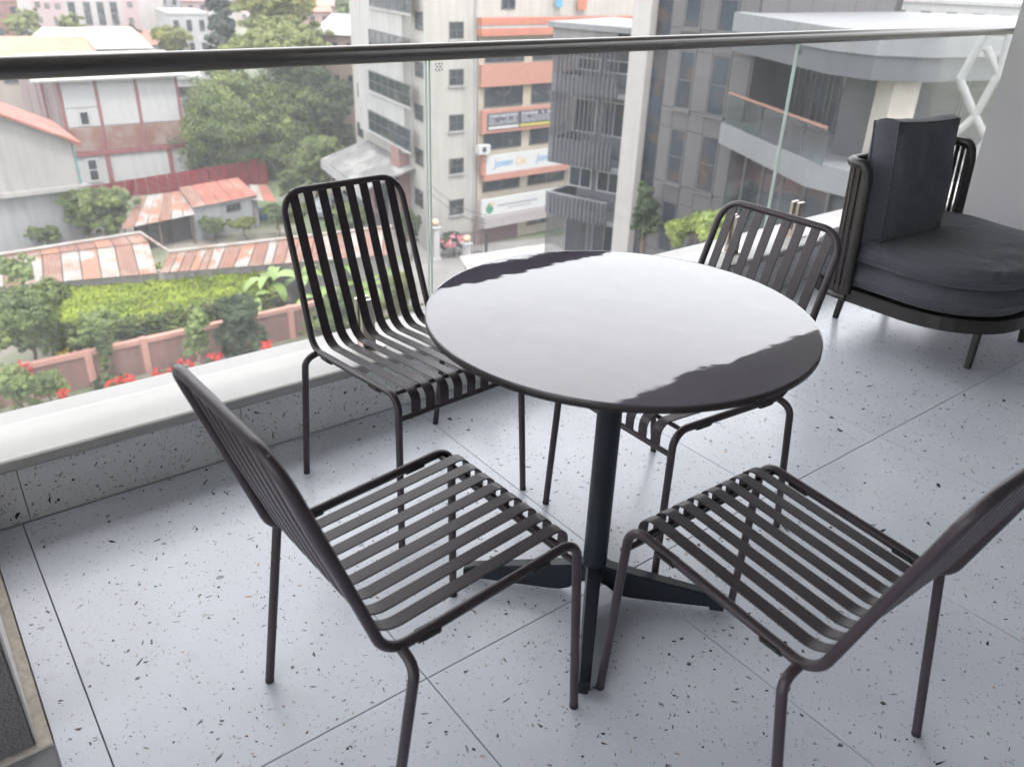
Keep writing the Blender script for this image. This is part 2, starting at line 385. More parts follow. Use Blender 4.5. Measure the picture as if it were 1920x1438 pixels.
# side wall, pillar, back wall, ceiling
m_wallr = mat('wall_paint_grey', (.30, .292, .30), rough=.75, var=.03, scale=1.5, bump=.06, bscale=200)
w = MB().box(4.75, 5.0, -3.2, 2.02, -.01, 2.70).build('wall_right', m_wallr); setp(w, 'plain grey painted wall end behind the lounge chair', 'wall'); 
m_pill = mat('pillar_render', (.17, .165, .165), rough=.9, var=.1, scale=30, bump=.6, bscale=170)
p = MB().bbox(-.95, -.041, 1.378, 2.10, 0, 2.70, .003).build('wall_pillar', m_pill); setp(p, 'dark grey rendered pillar at the lower left edge of the tiled floor', 'pillar')
MB().box(-.0408, -.036, 1.382, 2.10, .001, 2.69).build('lit_side_panel', mat('lit_side_pale', (.66, .64, .61), rough=.7, var=.04), p)  # added pale panel: the pillar's lit side put into colour
m_white = mat('ceiling_paint', (.55, .55, .55), rough=.8, var=.02)
c = MB().box(-4.2, 6.5, -3.2, 3.30, 2.70, 2.95).build('ceiling', m_white); setp(c, kind='structure')
m_back = mat('back_wall_paint', (.34, .34, .35), rough=.8, var=.03)
b = MB().box(-4.2, 6.5, -3.4, -3.2, 0, 2.95).build('back_wall', m_back); setp(b, kind='structure')

# ------------------------------------------------------------------ chairs
m_ch = mat('chair_powder_coat', (.040, .030, .037), rough=.42, var=.12, scale=14, bump=.06, bscale=700, spec=.42)
m_rub = mat('black_rubber', (.012, .012, .014), rough=.55)
FW, FY, RW, RY = .211, .2305, .2355, -.2305
TR = .0092
def make_chair():
    t = thing('bistro_chair', '', 'chair')
    def top_pt(f, s=-1):   # point on the front leg line at height f
        a = Vector((s*FW, FY, 0)); b = Vector((s*.196, .214, .432)); return a.lerp(b, f)
    k = .80
    A = top_pt(k, -1); B = top_pt(k, 1)
    pts = [A, (-.196, .214, .432), (-.196, -.196, .404), (-.1895, -.262, .60), (-.185, -.332, .803), (.185, -.332, .803), (.1895, -.262, .60), (.196, -.196, .404), (.196, .214, .432), B]
    fr = MB().tube(fillet(pts, [.058, .055, .9, .062, .062, .9, .055, .058], 9), TR, 14).build('frame', m_ch, t)
    for s in (-1, 1):
        l = MB().tube([top_pt(0.018, s), top_pt(.3, s), top_pt(k, s)], TR, 14, rs=[TR*.96, TR*.98, TR]).build('leg', m_ch, t)
        MB().tube([top_pt(0, s), top_pt(.02, s)], TR*1.02, 14).build('foot_cap', m_rub, l)
        a = Vector((s*RW, RY, 0)); b = Vector((s*.2375, -.170, .394))
        pth = fillet([a.lerp(b, .02), b, (s*.192, -.170, .406)], [.034], 9)
        l = MB().tube(pth, TR, 14).build('leg', m_ch, t)
        MB().tube([a, a.lerp(b, .022)], TR*1.02, 14).build('foot_cap', m_rub, l)
        for yy in (.118, -.118):
            zz = .404+(yy+.196)/.41*.028
            pd = MB(); pd.tube([(s*.1965, yy-.021, zz-.0045-.0014), (s*.1965, yy+.021, zz-.0045+.0014)], .0098, 10)
            pd.box(s*.1965-.0125, s*.1965+.0125, yy-.018, yy+.018, zz-.006, zz+.001)
            pd.build('stacking_pad', m_rub, t)
    # front and middle cross bars
    cb = MB().tube([(-.205, .2185, .372), (.205, .2185, .372)], .0068, 10).build('crossbar', m_ch, t)
    MB().tube([(-.194, .182, .4235), (.194, .182, .4235)], .0055, 8).build('crossbar', m_ch, t)
    sl = fillet([(0, -.330, .803), (0, -.262, .602), (0, -.190, .408), (0, .222, .4385), (0, .2215, .372)], [.9, .062, .052], 9)
    me = MB().strip(sl, .0272, .0034).data('slat', m_ch)
    for i in range(8):
        x = (i-3.5)*.0430
        o = bpy.data.objects.new('slat', me); COL.objects.link(o); o.parent = t; o.location = (x, 0, 0)
    return t
ch0 = make_chair()
poses = [(1.0309, 1.7353, -1.5065, 'slatted metal chair with its back to the glass railing, left of the round table'),
         (1.4967, 1.2153, -3.147, 'slatted metal chair behind the table, its back nearest the grey lounge chair'),
         (.6224, 1.0441, .0434, 'slatted metal chair seen from the side in front left of the table'),
         (1.1487, .6155, 1.5601, 'slatted metal chair at the lower right with its backrest cut by the frame')]
for i, (x, y, th, lab) in enumerate(poses):
    o = ch0 if i == 0 else copy_tree(ch0)
    o.location = (x, y, 0); o.rotation_euler = (0, 0, th-math.pi/2); setp(o, lab, 'chair', 'slatted chairs around the round table')

# ------------------------------------------------------------------ table
TX, TY, TRD = 1.1244, 1.0771, .3938
m_top = bpy.data.materials.new('laminate_top'); m_top.use_nodes = True
def _top(m):
    n = m.node_tree.nodes; l = m.node_tree.links; b = n['Principled BSDF']
    b.inputs['IOR'].default_value = 1.53
    tc = n.new('ShaderNodeTexCoord')
    no = n.new('ShaderNodeTexNoise'); no.inputs['Scale'].default_value = 7; no.inputs['Detail'].default_value = 8; l.new(tc.outputs['Object'], no.inputs['Vector'])
    c = ramp(n, l, no.outputs[0], [(.3, (.078, .068, .095)), (.7, (.105, .093, .125))])
    # pale scuffs
    mp = n.new('ShaderNodeMapping'); mp.inputs['Scale'].default_value = (1, 3.2, 1); mp.inputs['Rotation'].default_value = (0, 0, .7); l.new(tc.outputs['Object'], mp.inputs[0])
    n2 = n.new('ShaderNodeTexNoise'); n2.inputs['Scale'].default_value = 26; n2.inputs['Detail'].default_value = 9; n2.inputs['Roughness'].default_value = .7; n2.inputs['Distortion'].default_value = 1.2; l.new(mp.outputs[0], n2.inputs['Vector'])
    s = ramp(n, l, n2.outputs[0], [(.66, 0.0), (.74, .55)])
    mx = n.new('ShaderNodeMixRGB'); l.new(s, mx.inputs[0]); l.new(c, mx.inputs[1]); mx.inputs[2].default_value = (.3, .29, .31, 1)
    l.new(mx.outputs[0], b.inputs['Base Color'])
    b.inputs['Roughness'].default_value = .022
    n3 = n.new('ShaderNodeTexNoise'); n3.inputs['Scale'].default_value = 4.2; n3.inputs['Detail'].default_value = 1.8; l.new(tc.outputs['Object'], n3.inputs['Vector'])
    n5 = n.new('ShaderNodeTexNoise'); n5.inputs['Scale'].default_value = 17; n5.inputs['Detail'].default_value = 2; l.new(tc.outputs['Object'], n5.inputs['Vector'])
    ms = n.new('ShaderNodeMath'); ms.operation = 'MULTIPLY_ADD'; l.new(n5.outputs[0], ms.inputs[0]); ms.inputs[1].default_value = .13; l.new(n3.outputs[0], ms.inputs[2])
    bp = n.new('ShaderNodeBump'); bp.inputs['Strength'].default_value = .5; bp.inputs['Distance'].default_value = .0022; l.new(ms.outputs[0], bp.inputs['Height']); l.new(bp.outputs[0], b.inputs['Normal'])
_top(m_top)
m_tedge = mat('laminate_edge', (.018, .012, .012), rough=.5, var=.15)
m_tleg = mat('table_leg_coat', (.009, .012, .018), rough=.42, var=.05, spec=.4)
tb = thing('round_table', 'round dark laminate table mirroring the sky, on a four-armed pedestal', 'table', (TX, TY, 0))
MB().lathe([(.0001, .7285), (TRD-.0012, .7285), (TRD-.0002, .7289), (TRD-.0002, .7392), (TRD-.001, .7400), (TRD-.0035, .7400), (TRD-.005, .7400), (.0001, .7400)], 128).build('tabletop', m_top, tb)
MB().lathe([(TRD-.03, .7245), (TRD-.004, .7245), (TRD+.0004, .7262), (TRD+.0004, .7378), (TRD-.0001, .7384), (TRD-.0001, .7284), (TRD-.03, .7284)], 128).build('edge_band', m_tedge, tb)
MB().lathe([(.0001, .7135), (.14, .7135), (.145, .716), (.145, .7244), (.0001, .7244)], 40).build('mounting_plate', m_tleg, tb)
MB().lathe([(.0285, .085), (.0285, .13), (.0275, .4), (.0272, .7134)], 36).build('column', m_tleg, tb)
MB().lathe([(.0001, .042), (.024, .042), (.030, .06), (.0305, .088), (.0287, .096), (.0001, .096)], 36).build('hub', m_tleg, tb)
def arm():
    mb = MB(); N = 14; sec = []
    for i in range(N+1):
        t = i/N; x = .014+t*.303
        zt = .100-.058*t**.9; zb = .013+.040*math.exp(-(t/.12)**2)
        w = .0185*(1-t)+.0135*t
        if t > .96: zt -= .005
        e = .004; sec.append([(x, -w, zb), (x, w, zb), (x, w, zt-e), (x, w-e, zt), (x, -w+e, zt), (x, -w, zt-e)])
    for k in range(6):
        vs = []
        for q in sec: vs += [q[k], q[(k+1) % 6]]
        mb.add(vs, [(2*i, 2*i+1, 2*i+3, 2*i+2) for i in range(N)], True)
    mb.add(sec[-1], [tuple(range(6))]); return mb.data('base_arm', m_tleg)
am = arm(); fm = MB().bbox(.283, .316, -.0105, .0105, 0, .0135, .001).data('foot_pad', m_rub)
for k in range(4):
    o = bpy.data.objects.new('base_arm', am); COL.objects.link(o); o.parent = tb; o.rotation_euler = (0, 0, 2.3455+k*math.pi/2)
    q = bpy.data.objects.new('foot_pad', fm); COL.objects.link(q); q.parent = o

# ------------------------------------------------------------------ lounge chair
m_fab = bpy.data.materials.new('grey_fabric'); m_fab.use_nodes = True
def _fab(m):
    n = m.node_tree.nodes; l = m.node_tree.links; b = n['Principled BSDF']; b.inputs['Roughness'].default_value = .95; b.inputs['Specular IOR Level'].default_value = .2
    b.inputs['Sheen Weight'].default_value = .15
    tc = n.new('ShaderNodeTexCoord'); no = n.new('ShaderNodeTexNoise'); no.inputs['Scale'].default_value = 260; no.inputs['Detail'].default_value = 3; l.new(tc.outputs['Object'], no.inputs['Vector'])
    l.new(ramp(n, l, no.outputs[0], [(.3, (.058, .060, .073)), (.7, (.088, .090, .108))]), b.inputs['Base Color'])
    n2 = n.new('ShaderNodeTexNoise'); n2.inputs['Scale'].default_value = 5; n2.inputs['Detail'].default_value = 4; n2.inputs['Distortion'].default_value = .8; l.new(tc.outputs['Object'], n2.inputs['Vector'])
    ad = n.new('ShaderNodeMath'); ad.operation = 'MULTIPLY_ADD'; l.new(no.outputs[0], ad.inputs[0]); ad.inputs[1].default_value = .06; l.new(n2.outputs[0], ad.inputs[2])
    bp = n.new('ShaderNodeBump'); bp.inputs['Strength'].default_value = .8; bp.inputs['Distance'].default_value = .035; l.new(ad.outputs[0], bp.inputs['Height']); l.new(bp.outputs[0], b.inputs['Normal'])
_fab(m_fab)
m_lf = mat('lounge_frame', (.017, .013, .013), rough=.4, var=.1)
m_cane = mat('lounge_weave', (.026, .018, .017), rough=.6, var=.2, scale=80)
LC = Vector((3.40, 1.44, 0))
lc = thing('lounge_chair', 'dark framed outdoor lounge chair with thick grey seat cushions by the wall', 'armchair', LC)
def rsq(hx, hy, rf, rb, n=10):   # rounded square outline, front (-y) radius rf, back radius rb
    pts = []
    for cx, cy, r, a0 in ((hx, -hy, rf, -90), (hx, hy, rb, 0), (-hx, hy, rb, 90), (-hx, -hy, rf, 180)):
        ccx = cx-math.copysign(r, cx); ccy = cy-math.copysign(r, cy)
        for k in range(n+1):
            a = R(a0+90*k/n); pts.append((ccx+r*math.cos(a), ccy+r*math.sin(a)))
    return pts
ol = rsq(.44, .38, .32, .14)
mb = MB(); n = len(ol); w = .018
def inset(pts, d):
    out = []; n = len(pts)
    for i in range(n):
        a = Vector(pts[i-1]); b = Vector(pts[(i+1) % n]); t = (b-a).normalized(); out.append((pts[i][0]-t.y*d, pts[i][1]+t.x*d))
    return out
il = inset(ol, w)
vs = [(x, y, .192) for x, y in ol]+[(x, y, .245) for x, y in ol]+[(x, y, .245) for x, y in il]+[(x, y, .192) for x, y in il]
fs = [(a*n+k, a*n+(k+1) % n, ((a+1) % 4)*n+(k+1) % n, ((a+1) % 4)*n+k) for a in range(4) for k in range(n)]
mb.add(vs, fs, False).build('seat_frame', m_lf, lc)
MB().prism(inset(ol, .045), .214, .222).build('seat_pan', m_lf, lc)
def cushion(outline, z0, z1, rr, seed, wob=.006, puff=.012, taper=.0):
    """soft cushion: stacked insets of an outline, slightly wrinkled"""
    r = random.Random(seed); mb = MB(); n = len(outline); rings = []
    prof = []
    K = 6
    for k in range(K+1):
        a = math.pi/2*k/K; prof.append((rr*(1-math.sin(a)), z0+rr*(1-math.cos(a))))
    for k in range(3): prof.append((-puff*math.sin(math.pi*(k+1)/4), z0+rr+(z1-z0-2*rr)*(k+1)/4))
    for k in range(K+1):
        a = math.pi/2*k/K; prof.append((rr*(1-math.cos(a)), z1-rr*(1-math.sin(a))))
    for k, e in enumerate((.02, .04, .08, .12)): prof.append((rr+e, z1+.004*(k+1)))
    ph = [r.uniform(0, 6) for _ in range(6)]
    vs = []
    for (d, z) in prof:
        for i, (x, y) in enumerate(inset(outline, d)):
            q = wob*(math.sin(7*x+ph[0]+9*z)*.5+math.sin(17*y+ph[1])*.3+math.sin(23*x-13*y+ph[2])*.4)
            vs.append((x, y, z+q*(1 if z > (z0+z1)/2 else .2)))
    m = len(prof)
    fs = [(a*n+k, a*n+(k+1) % n, (a+1)*n+(k+1) % n, (a+1)*n+k) for a in range(m-1) for k in range(n)]
    mb.add(vs, fs, True); mb.add(vs[-n:], [tuple(range(n))], True); mb.add(vs[:n][::-1], [tuple(range(n))])
    return mb
def dense(pts, step=.03):
    out = []
    for i in range(len(pts)):
        a = Vector(pts[i-1]); b = Vector(pts[i]); k = max(1, int((b-a).length/step))
        for j in range(k): out.append(tuple(a.lerp(b, (j+1)/k)))
    return out
sc = dense(rsq(.425, .37, .305, .10))
cushion(sc, .246, .345, .035, 1, wob=.003).build('lower_cushion', m_fab, lc)
cushion(sc, .347, .425, .034, 2, wob=.007).build('seat_cushion', m_fab, lc)
# backrest: tube loop bent around the back, with woven vertical bands
def backpath(s):   # s in 0..1 along the U in plan
    pl = fillet([(-.44, .165, 0), (-.44, .262, 0), (.40, .29, 0), (.40, .18, 0)], .075, 12)
    L = [0]
    for a, b in zip(pl, pl[1:]): L.append(L[-1]+(b-a).length)
    t = s*L[-1]
    for i in range(1, len(pl)):
        if t <= L[i]+1e-9:
            return pl[i-1].lerp(pl[i], (t-L[i-1])/max(1e-9, L[i]-L[i-1]))
    return pl[-1]
def bp(s, z): v = backpath(min(1, max(0, s))); o = Vector((v.x, v.y, 0)); return Vector((o.x, o.y+.02*(z-.2)/.5, z))
N = 40; top = [bp(.03+.94*k/N, .725) for k in range(N+1)]; bot = [bp(.03+.94*k/N, .225) for k in range(N+1)]
loop = [bp(0, .30), bp(0, .66), bp(.012, .705)]+top+[bp(.988, .705), bp(1, .66), bp(1, .30)]
mb = MB().tube([bp(0, .225), bp(0, .45), bp(0, .66), bp(.008, .70), bp(.022, .72)]+top+[bp(.978, .72), bp(.992, .70), bp(1, .66), bp(1, .45), bp(1, .225)], .019, 12)
mb.tube([bp(k/N, .205) for k in range(N+1)], .014, 12); mb.build('back_frame', m_lf, lc)
for k in range(41):
    s = .02+.96*k/40; a, b = bp(s, .21), bp(s, .72)
    t = (bp(s+.005, .4)-bp(s-.005, .4)).normalized()
    MB().strip([a, (a+b)/2, b], .017, .006, wdir=t).build('back_slat', m_cane, lc)
for sx, sy, dx, dy in ((-.19, -.266, -.02, -.01), (.27, -.268, .02, -.01), (-.175, .333, -.015, .02), (.27, .33, .02, .02)):
    MB().tube([(sx, sy, 0), (sx-dx, sy-dy, .236)], .014, 12, rs=[.0135, .018]).build('leg', m_lf, lc)
# back cushion, leaning
def pillow(w, h, t, seed, N=26):
    r = random.Random(seed); ph = [r.uniform(0, 6) for _ in range(8)]; mb = MB()
    def edge(u, v):   # slightly pulled-in sides, pointed corners
        return (u*w/2*(1-.045*(1-v*v)), v*h/2*(1-.035*(1-u*u)))
    def wr(x, y): 
        c = math.hypot(x, y)/.22
        return .0045*math.sin(23*x+9*y+ph[0]+2*math.sin(14*y))+.005*math.sin(17*y-11*x+ph[1])*min(1, c)+.009*math.exp(-((y+.10+.25*x)**2)/.0005)*math.sin(16*x+ph[2])-.010*math.exp(-((y-.05-.5*x)**2)/.0004)*max(0, -x*8)+.006*math.exp(-((x+.13-.2*y)**2)/.0006)
    for sg in (-1, 1):
        vs = []
        for j in range(N+1):
            for i in range(N+1):
                u, v = -1+2*i/N, -1+2*j/N; x, y = edge(u, v)
                bulge = ((1-abs(u)**3.2)*(1-abs(v)**3.2))**.62
                vs.append((x, sg*(t*.33+t*.34*bulge+wr(x, y)*bulge*1.3), y))
        fs = [(j*(N+1)+i, j*(N+1)+i+1, (j+1)*(N+1)+i+1, (j+1)*(N+1)+i) for j in range(N) for i in range(N)]
        if sg > 0: fs = [f[::-1] for f in fs]
        mb.add(vs, fs, True)
    # boxed border between the two faces
    per = [(-1+2*i/N, -1) for i in range(N)]+[(1, -1+2*i/N) for i in range(N)]+[(1-2*i/N, 1) for i in range(N)]+[(-1, 1-2*i/N) for i in range(N)]
    vs = []; m = len(per)
    for k, (u, v) in enumerate(per):
        x, y = edge(u, v)
        for q in range(5):
            a = -1+2*q/4; o = 1+.055*(1-a*a)+.005*math.sin(k*.9+q)+.004*math.sin(k*2.3); vs.append((x*o, a*t*.33, y*o))
    fs = [(k*5+q, ((k+1) % m)*5+q, ((k+1) % m)*5+q+1, k*5+q+1) for k in range(m) for q in range(4)]
    mb.add(vs, fs, True)
    return mb
mb = pillow(.405, .45, .15, 5); mb.v = [(x, y, z+.225) for x, y, z in mb.v]
o = mb.build('back_cushion', m_fab); setp(o, 'upright square grey back cushion leaning on the lounge chair', 'cushion')
for sy in (-1, 1):
    pp = []
    for u, v in [(-1, -1), (1, -1), (1, 1), (-1, 1), (-1, -1)]: pp.append((u, v))
    pts = []
    for (a, b) in zip(pp, pp[1:]):
        for k in range(10):
            u, v = a[0]+(b[0]-a[0])*k/10, a[1]+(b[1]-a[1])*k/10; pts.append((u*.2025*(1-.045*(1-v*v)), sy*.15*.34, v*.225*(1-.035*(1-u*u))+.225))
    pts.append(pts[0]); MB().tube(pts, .0035, 6, caps=False).build('piping', m_fab, o)
o.location = (3.235, 1.592, .423); o.rotation_euler = (R(-6), R(1.5), R(-4))

# BGSTART
ALB = .60
WORLDSPACE = {'office_building','roof_annex','apartment_tower','stair_glazing','louvred_balconies','balcony_wing','lattice_frame','garden_wall','long_shed','garden_shed','lean_to','porch_roof','gabled_house','panelled_house','sheet_fence','kiosk'}
# ================================================================== GROUND
m_ground = mat('ground_soil', (.155, .14, .12), rough=.95, var=.25, scale=.35, col2=(.06, .085, .035), c2scale=.09, c2pos=(.42, .58), bump=.3, bscale=3)
g = MB().add([(-1500, -600, GZ), (2500, -600, GZ), (2500, 2600, GZ), (-1500, 2600, GZ)], [(0, 1, 2, 3)]).build('ground', m_ground); setp(g, kind='structure')
m_road = mat('road_concrete', (.30, .295, .285), rough=.9, var=.12, scale=.8, col2=(.22, .215, .21), c2scale=.4, bump=.2, bscale=12)
def gp(px, py, z=0): v = P(px, py, z=GZ+z); return (v.x, v.y)
o = MB().prism([gp(735, 560), gp(800, 455), gp(880, 462), gp(1080, 440), (62, 48), (62, 36), (30, 36), (24, 38)], GZ+.004, GZ+.03).build('road', m_road); setp(o, kind='structure')
o = MB().prism([gp(640, 440), gp(675, 300), gp(760, 410), gp(800, 455), gp(770, 520)], GZ+.004, GZ+.026).build('lane', m_road); setp(o, kind='structure')

# ------------------------------------------------------------------ façade helper
class Facade:
    def __init__(s, p, az, sgn=-1):      # plane through p with horizontal direction az (degrees); outward normal = right-hand side * sgn
        s.o = Vector((p[0], p[1], 0)); s.u = Vector((math.cos(R(az)), math.sin(R(az)), 0)); s.n = Vector((s.u.y, -s.u.x, 0))*(-sgn)
    def pix(s, px, py):
        d = ray(px, py); c = Vector((0, 0, CH)); t = (s.o-Vector((c.x, c.y, 0))).dot(s.n)/d.dot(s.n); p = c+d*t
        return (p-s.o).dot(s.u), p.z
    def pt(s, u, z, d=0): q = s.o+s.u*u+s.n*d; return (q.x, q.y, z)
    def box(s, mb, u0, u1, z0, z1, d0, d1):
        if u0 > u1: u0, u1 = u1, u0
        lo = [s.pt(u0, z0, d1), s.pt(u1, z0, d1), s.pt(u1, z0, d0), s.pt(u0, z0, d0)]
        hi = [s.pt(u0, z1, d1), s.pt(u1, z1, d1), s.pt(u1, z1, d0), s.pt(u0, z1, d0)]
        return mb.hexa(lo+hi)
    def rect(s, x0, y0, x1, y1):
        cx, cy = (x0+x1)/2, (y0+y1)/2
        u0 = s.pix(x0, cy)[0]; u1 = s.pix(x1, cy)[0]; z1 = s.pix(cx, y0)[1]; z0 = s.pix(cx, y1)[1]
        return min(u0, u1), max(u0, u1), z0, z1
def flip(fs): return fs
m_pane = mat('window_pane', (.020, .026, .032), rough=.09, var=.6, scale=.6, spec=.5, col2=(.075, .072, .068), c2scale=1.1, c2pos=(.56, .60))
m_pane2 = mat('window_pane_blue', (.02, .027, .038), rough=.08, var=.6, scale=.4, spec=.35, col2=(.06, .042, .036), c2scale=.9, c2pos=(.5, .62))  # reddish patches are reflections put into the pane colour
m_wfr = mat('window_frame', (.06, .06, .062), rough=.6)
m_wfw = mat('window_frame_pale', (.5, .5, .49), rough=.6)
def window(par, fc, r, fr=m_wfr, pane=m_pane, fw=.07, bars=(1, 0), d=.02, proud=.06, sill=None):
    u0, u1, z0, z1 = r; mb = MB()
    fc.box(mb, u0, u0+fw, z0, z1, 0, proud); fc.box(mb, u1-fw, u1, z0, z1, 0, proud)
    fc.box(mb, u0+fw, u1-fw, z1-fw, z1, 0, proud); fc.box(mb, u0+fw, u1-fw, z0, z0+fw, 0, proud)
    nv, nh = bars
    for k in range(nv):
        u = u0+(u1-u0)*(k+1)/(nv+1); fc.box(mb, u-fw*.35, u+fw*.35, z0+fw, z1-fw, 0, proud*.8)
    for k in range(nh):
        z = z0+(z1-z0)*(k+1)/(nh+1); fc.box(mb, u0+fw, u1-fw, z-fw*.3, z+fw*.3, 0, proud*.7)
    w = mb.build('window', fr, par)
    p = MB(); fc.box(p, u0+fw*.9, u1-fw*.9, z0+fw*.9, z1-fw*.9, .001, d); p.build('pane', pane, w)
    if sill:
        q = MB(); fc.box(q, u0-.08, u1+.08, z0-.10, z0-.005, 0, proud+.1); q.build('sill', sill, w)
    return w
def fpart(name, par, fc, boxes, m):
    mb = MB()
    for b in boxes: fc.box(mb, *b)
    return mb.build(name, m, par)
# text as flat print
def text(name, s, fc, u, z, h, m, par, d=.03, sx=1, shear=0):
    cu = bpy.data.curves.new('t', 'FONT'); cu.body = s; cu.size = h; cu.shear = shear; cu.offset = h*.015
    to = bpy.data.objects.new('t', cu); COL.objects.link(to); dg = bpy.context.evaluated_depsgraph_get()
    me = bpy.data.meshes.new_from_object(to.evaluated_get(dg)); bpy.data.objects.remove(to); me.materials.clear(); me.materials.append(m)
    o = bpy.data.objects.new(name, me); COL.objects.link(o); o.parent = par
    X = fc.u; N = fc.n; Z = Vector((0, 0, 1))
    Mx = Matrix((X*sx, Z, X.cross(Z))).transposed().to_4x4(); Mx.translation = fc.pt(u, z, d); o.matrix_basis = Mx
    return o

# ------------------------------------------------------------------ white office building (W)
m_wh = mat('office_render_cream', (.44, .425, .39), rough=.85, var=.05, scale=.5, streak=.14)
m_wh2 = mat('office_render_white', (.43, .43, .42), rough=.85, var=.05, scale=.5, streak=.18)
m_or = mat('orange_band', (.46, .17, .11), rough=.7, var=.08, scale=1, streak=.1)
m_orp = mat('orange_band_pale', (.44, .21, .155), rough=.7, var=.08)
m_dkw = mat('maroon_shutter', (.10, .055, .055), rough=.7, var=.1)
K = P(802, 480, D=61); K = Vector((K.x, K.y, 0))
F2 = Facade(K, 0, -1)
W = thing('office_building', 'cream office block with orange balcony bands and shop signs across the street', 'building', (K.x, K.y, GZ))
def wp(o):   # parts were modelled in world space: keep them there under their parent
    return o
def att(par):
    for o in list(par.children):
        o.matrix_parent_inverse = Matrix.Translation(-Vector(par.location)) if o.matrix_parent_inverse == Matrix() else o.matrix_parent_inverse
uE = F2.pix(892, 250)[0]; uR = 42
F1 = Facade(K, 80.1, 1)
tL = F1.pix(665, 200)[0]
pL = F1.pt(tL, 0)
mb = MB().prism([(K.x, K.y), (K.x+uR, K.y), (K.x+uR, K.y+16), (pL[0]+6, pL[1]+2), (pL[0], pL[1])], GZ, 3.4); mb.build('wall', m_wh, W)
# small stair windows on the street face
for y0, y1 in ((41, 74), (130, 161), (215, 246), (297, 326), (374, 403)):
    window(W, F2, F2.rect(842, y0, 869, y1), bars=(1, 1), sill=m_wh2)
# narrow windows around the corner on the left face and at its far end
for y0, y1 in ((22, 57), (116, 146), (196, 227), (279, 311), (355, 387)):
    window(W, F1, F1.rect(779, y0, 794, y1), bars=(0, 1))
for y0, y1 in ((8, 38), (157, 185), (231, 257), (310, 330)):
    window(W, F1, F1.rect(671, y0, 681, y1), bars=(0, 0))
# projecting bay with ribbon windows
b0, b1 = F1.pix(774, 200)[0], F1.pix(688, 200)[0]
u0, u1 = min(b0, b1), max(b0, b1)
fpart('bay', W, F1, [(u0, u1, F1.pix(730, 262)[1], 3.4, 0, .7)], m_wh2)
B1 = Facade(Vector(F1.pt(0, 0, .702)), 80.1, 1)
for y0, y1 in ((-30, 20), (64, 98), (146, 186), (225, 265)):
    r = B1.rect(692, y0, 771, y1); window(W, B1, (r[0]+.1, r[1]-.1, r[2], r[3]), bars=(5, 1), sill=m_wh2)
# shop fronts and awning under the bay
zA = F1.pix(730, 285)[1]
uu0, uu1 = u0-.3, u1+.3
mb = MB(); mb.slab([F1.pt(uu0, zA, .05), F1.pt(uu1, zA, .05), F1.pt(uu1, zA-1.4, 4.2), F1.pt(uu0, zA-1.4, 4.2)], .12)
m_awn = mat('awning_sheet', (.085, .085, .085), rough=.7, var=.2, scale=.6, col2=(.17, .17, .165), c2scale=.5)
mb.build('awning', m_awn, W)
fpart('awning_fascia', W, F1, [(uu0, uu1, zA-2.2, zA-1.5, 4.1, 4.25)], m_wh2)
for k in range(3):
    u = u0+.4+(u1-u0-.8)*k/2
    fpart('shop_pillar', W, F1, [(u-.22, u+.22, GZ, zA-1.4, 3.2, 3.6)], m_dkw)
fpart('brick_pier', W, F1, [(F1.pix(770, 380)[0], F1.pix(760, 380)[0]+.5, GZ, F1.pix(765, 275)[1], .02, .9)], mat('brick_pier', (.17, .10, .09), rough=.9, var=.2))
for k in range(2):
    u = u0+.9+k*(u1-u0)/2; window(W, F1, (u, u+(u1-u0)/2-1.6, GZ+.5, zA-1.6), bars=(2, 0))
# orange/window bands on the right part of the street face: protrudes a little
uB0 = F2.pix(893, 250)[0]; D1 = .35
F3 = Facade(Vector(F2.pt(0, 0, D1)), 0, -1)
zt = F3.pix(960, 66)[1]
fpart('wing_wall', W, F2, [(uB0, uR, GZ, zt, 0.0, D1-.12)], mat('office_render_beige', (.47, .42, .34), rough=.85, var=.05, streak=.12))
F3w = Facade(Vector(F2.pt(0, 0, D1-.118)), 0, -1)
top = F3.rect(893, 33, 1037, 66)
fpart('orange_band', W, F3, [(uB0-.25, uR, top[2], top[2]+(top[3]-top[2])*.42, -.1, .5), (uB0-.25, uR, top[3]-(top[3]-top[2])*.40, top[3], -.1, .5)], m_or)
fpart('white_band', W, F3, [(uB0-.2, uR, top[2]+(top[3]-top[2])*.42, top[3]-(top[3]-top[2])*.40, -.1, .45)], m_wh2)
r = F3.rect(905, 119, 1036, 159); fpart('orange_band', W, F3, [(uB0, uR, r[2], r[3], -.1, .25)], m_orp)
rs1 = F3.rect(906, 205, 1031, 240); rs2 = F3.rect(906, 281, 1060, 316); rs3 = F3.rect(893, 362, 1024, 392)
zs = [(F3.pix(960, 76)[1], F3.pix(960, 117)[1]), (F3.pix(960, 160)[1], F3.pix(960, 199)[1]), (F3.pix(960, 241)[1], F3.pix(960, 277)[1]), (F3.pix(960, 320)[1], F3.pix(960, 354)[1])]
cols = [(907, 977), (992, 1030), (1030, 1075), (1085, 1135), (1145, 1200)]
wcol = [F3w.pix(x, 260)[0] for x in (906, 977, 992, 1062, 1077, 1147, 1162, 1232)]
for z1, z0 in zs:
    for k in range(4): window(W, F3w, (wcol[2*k], wcol[2*k+1], z0, z1), bars=(1, 0))
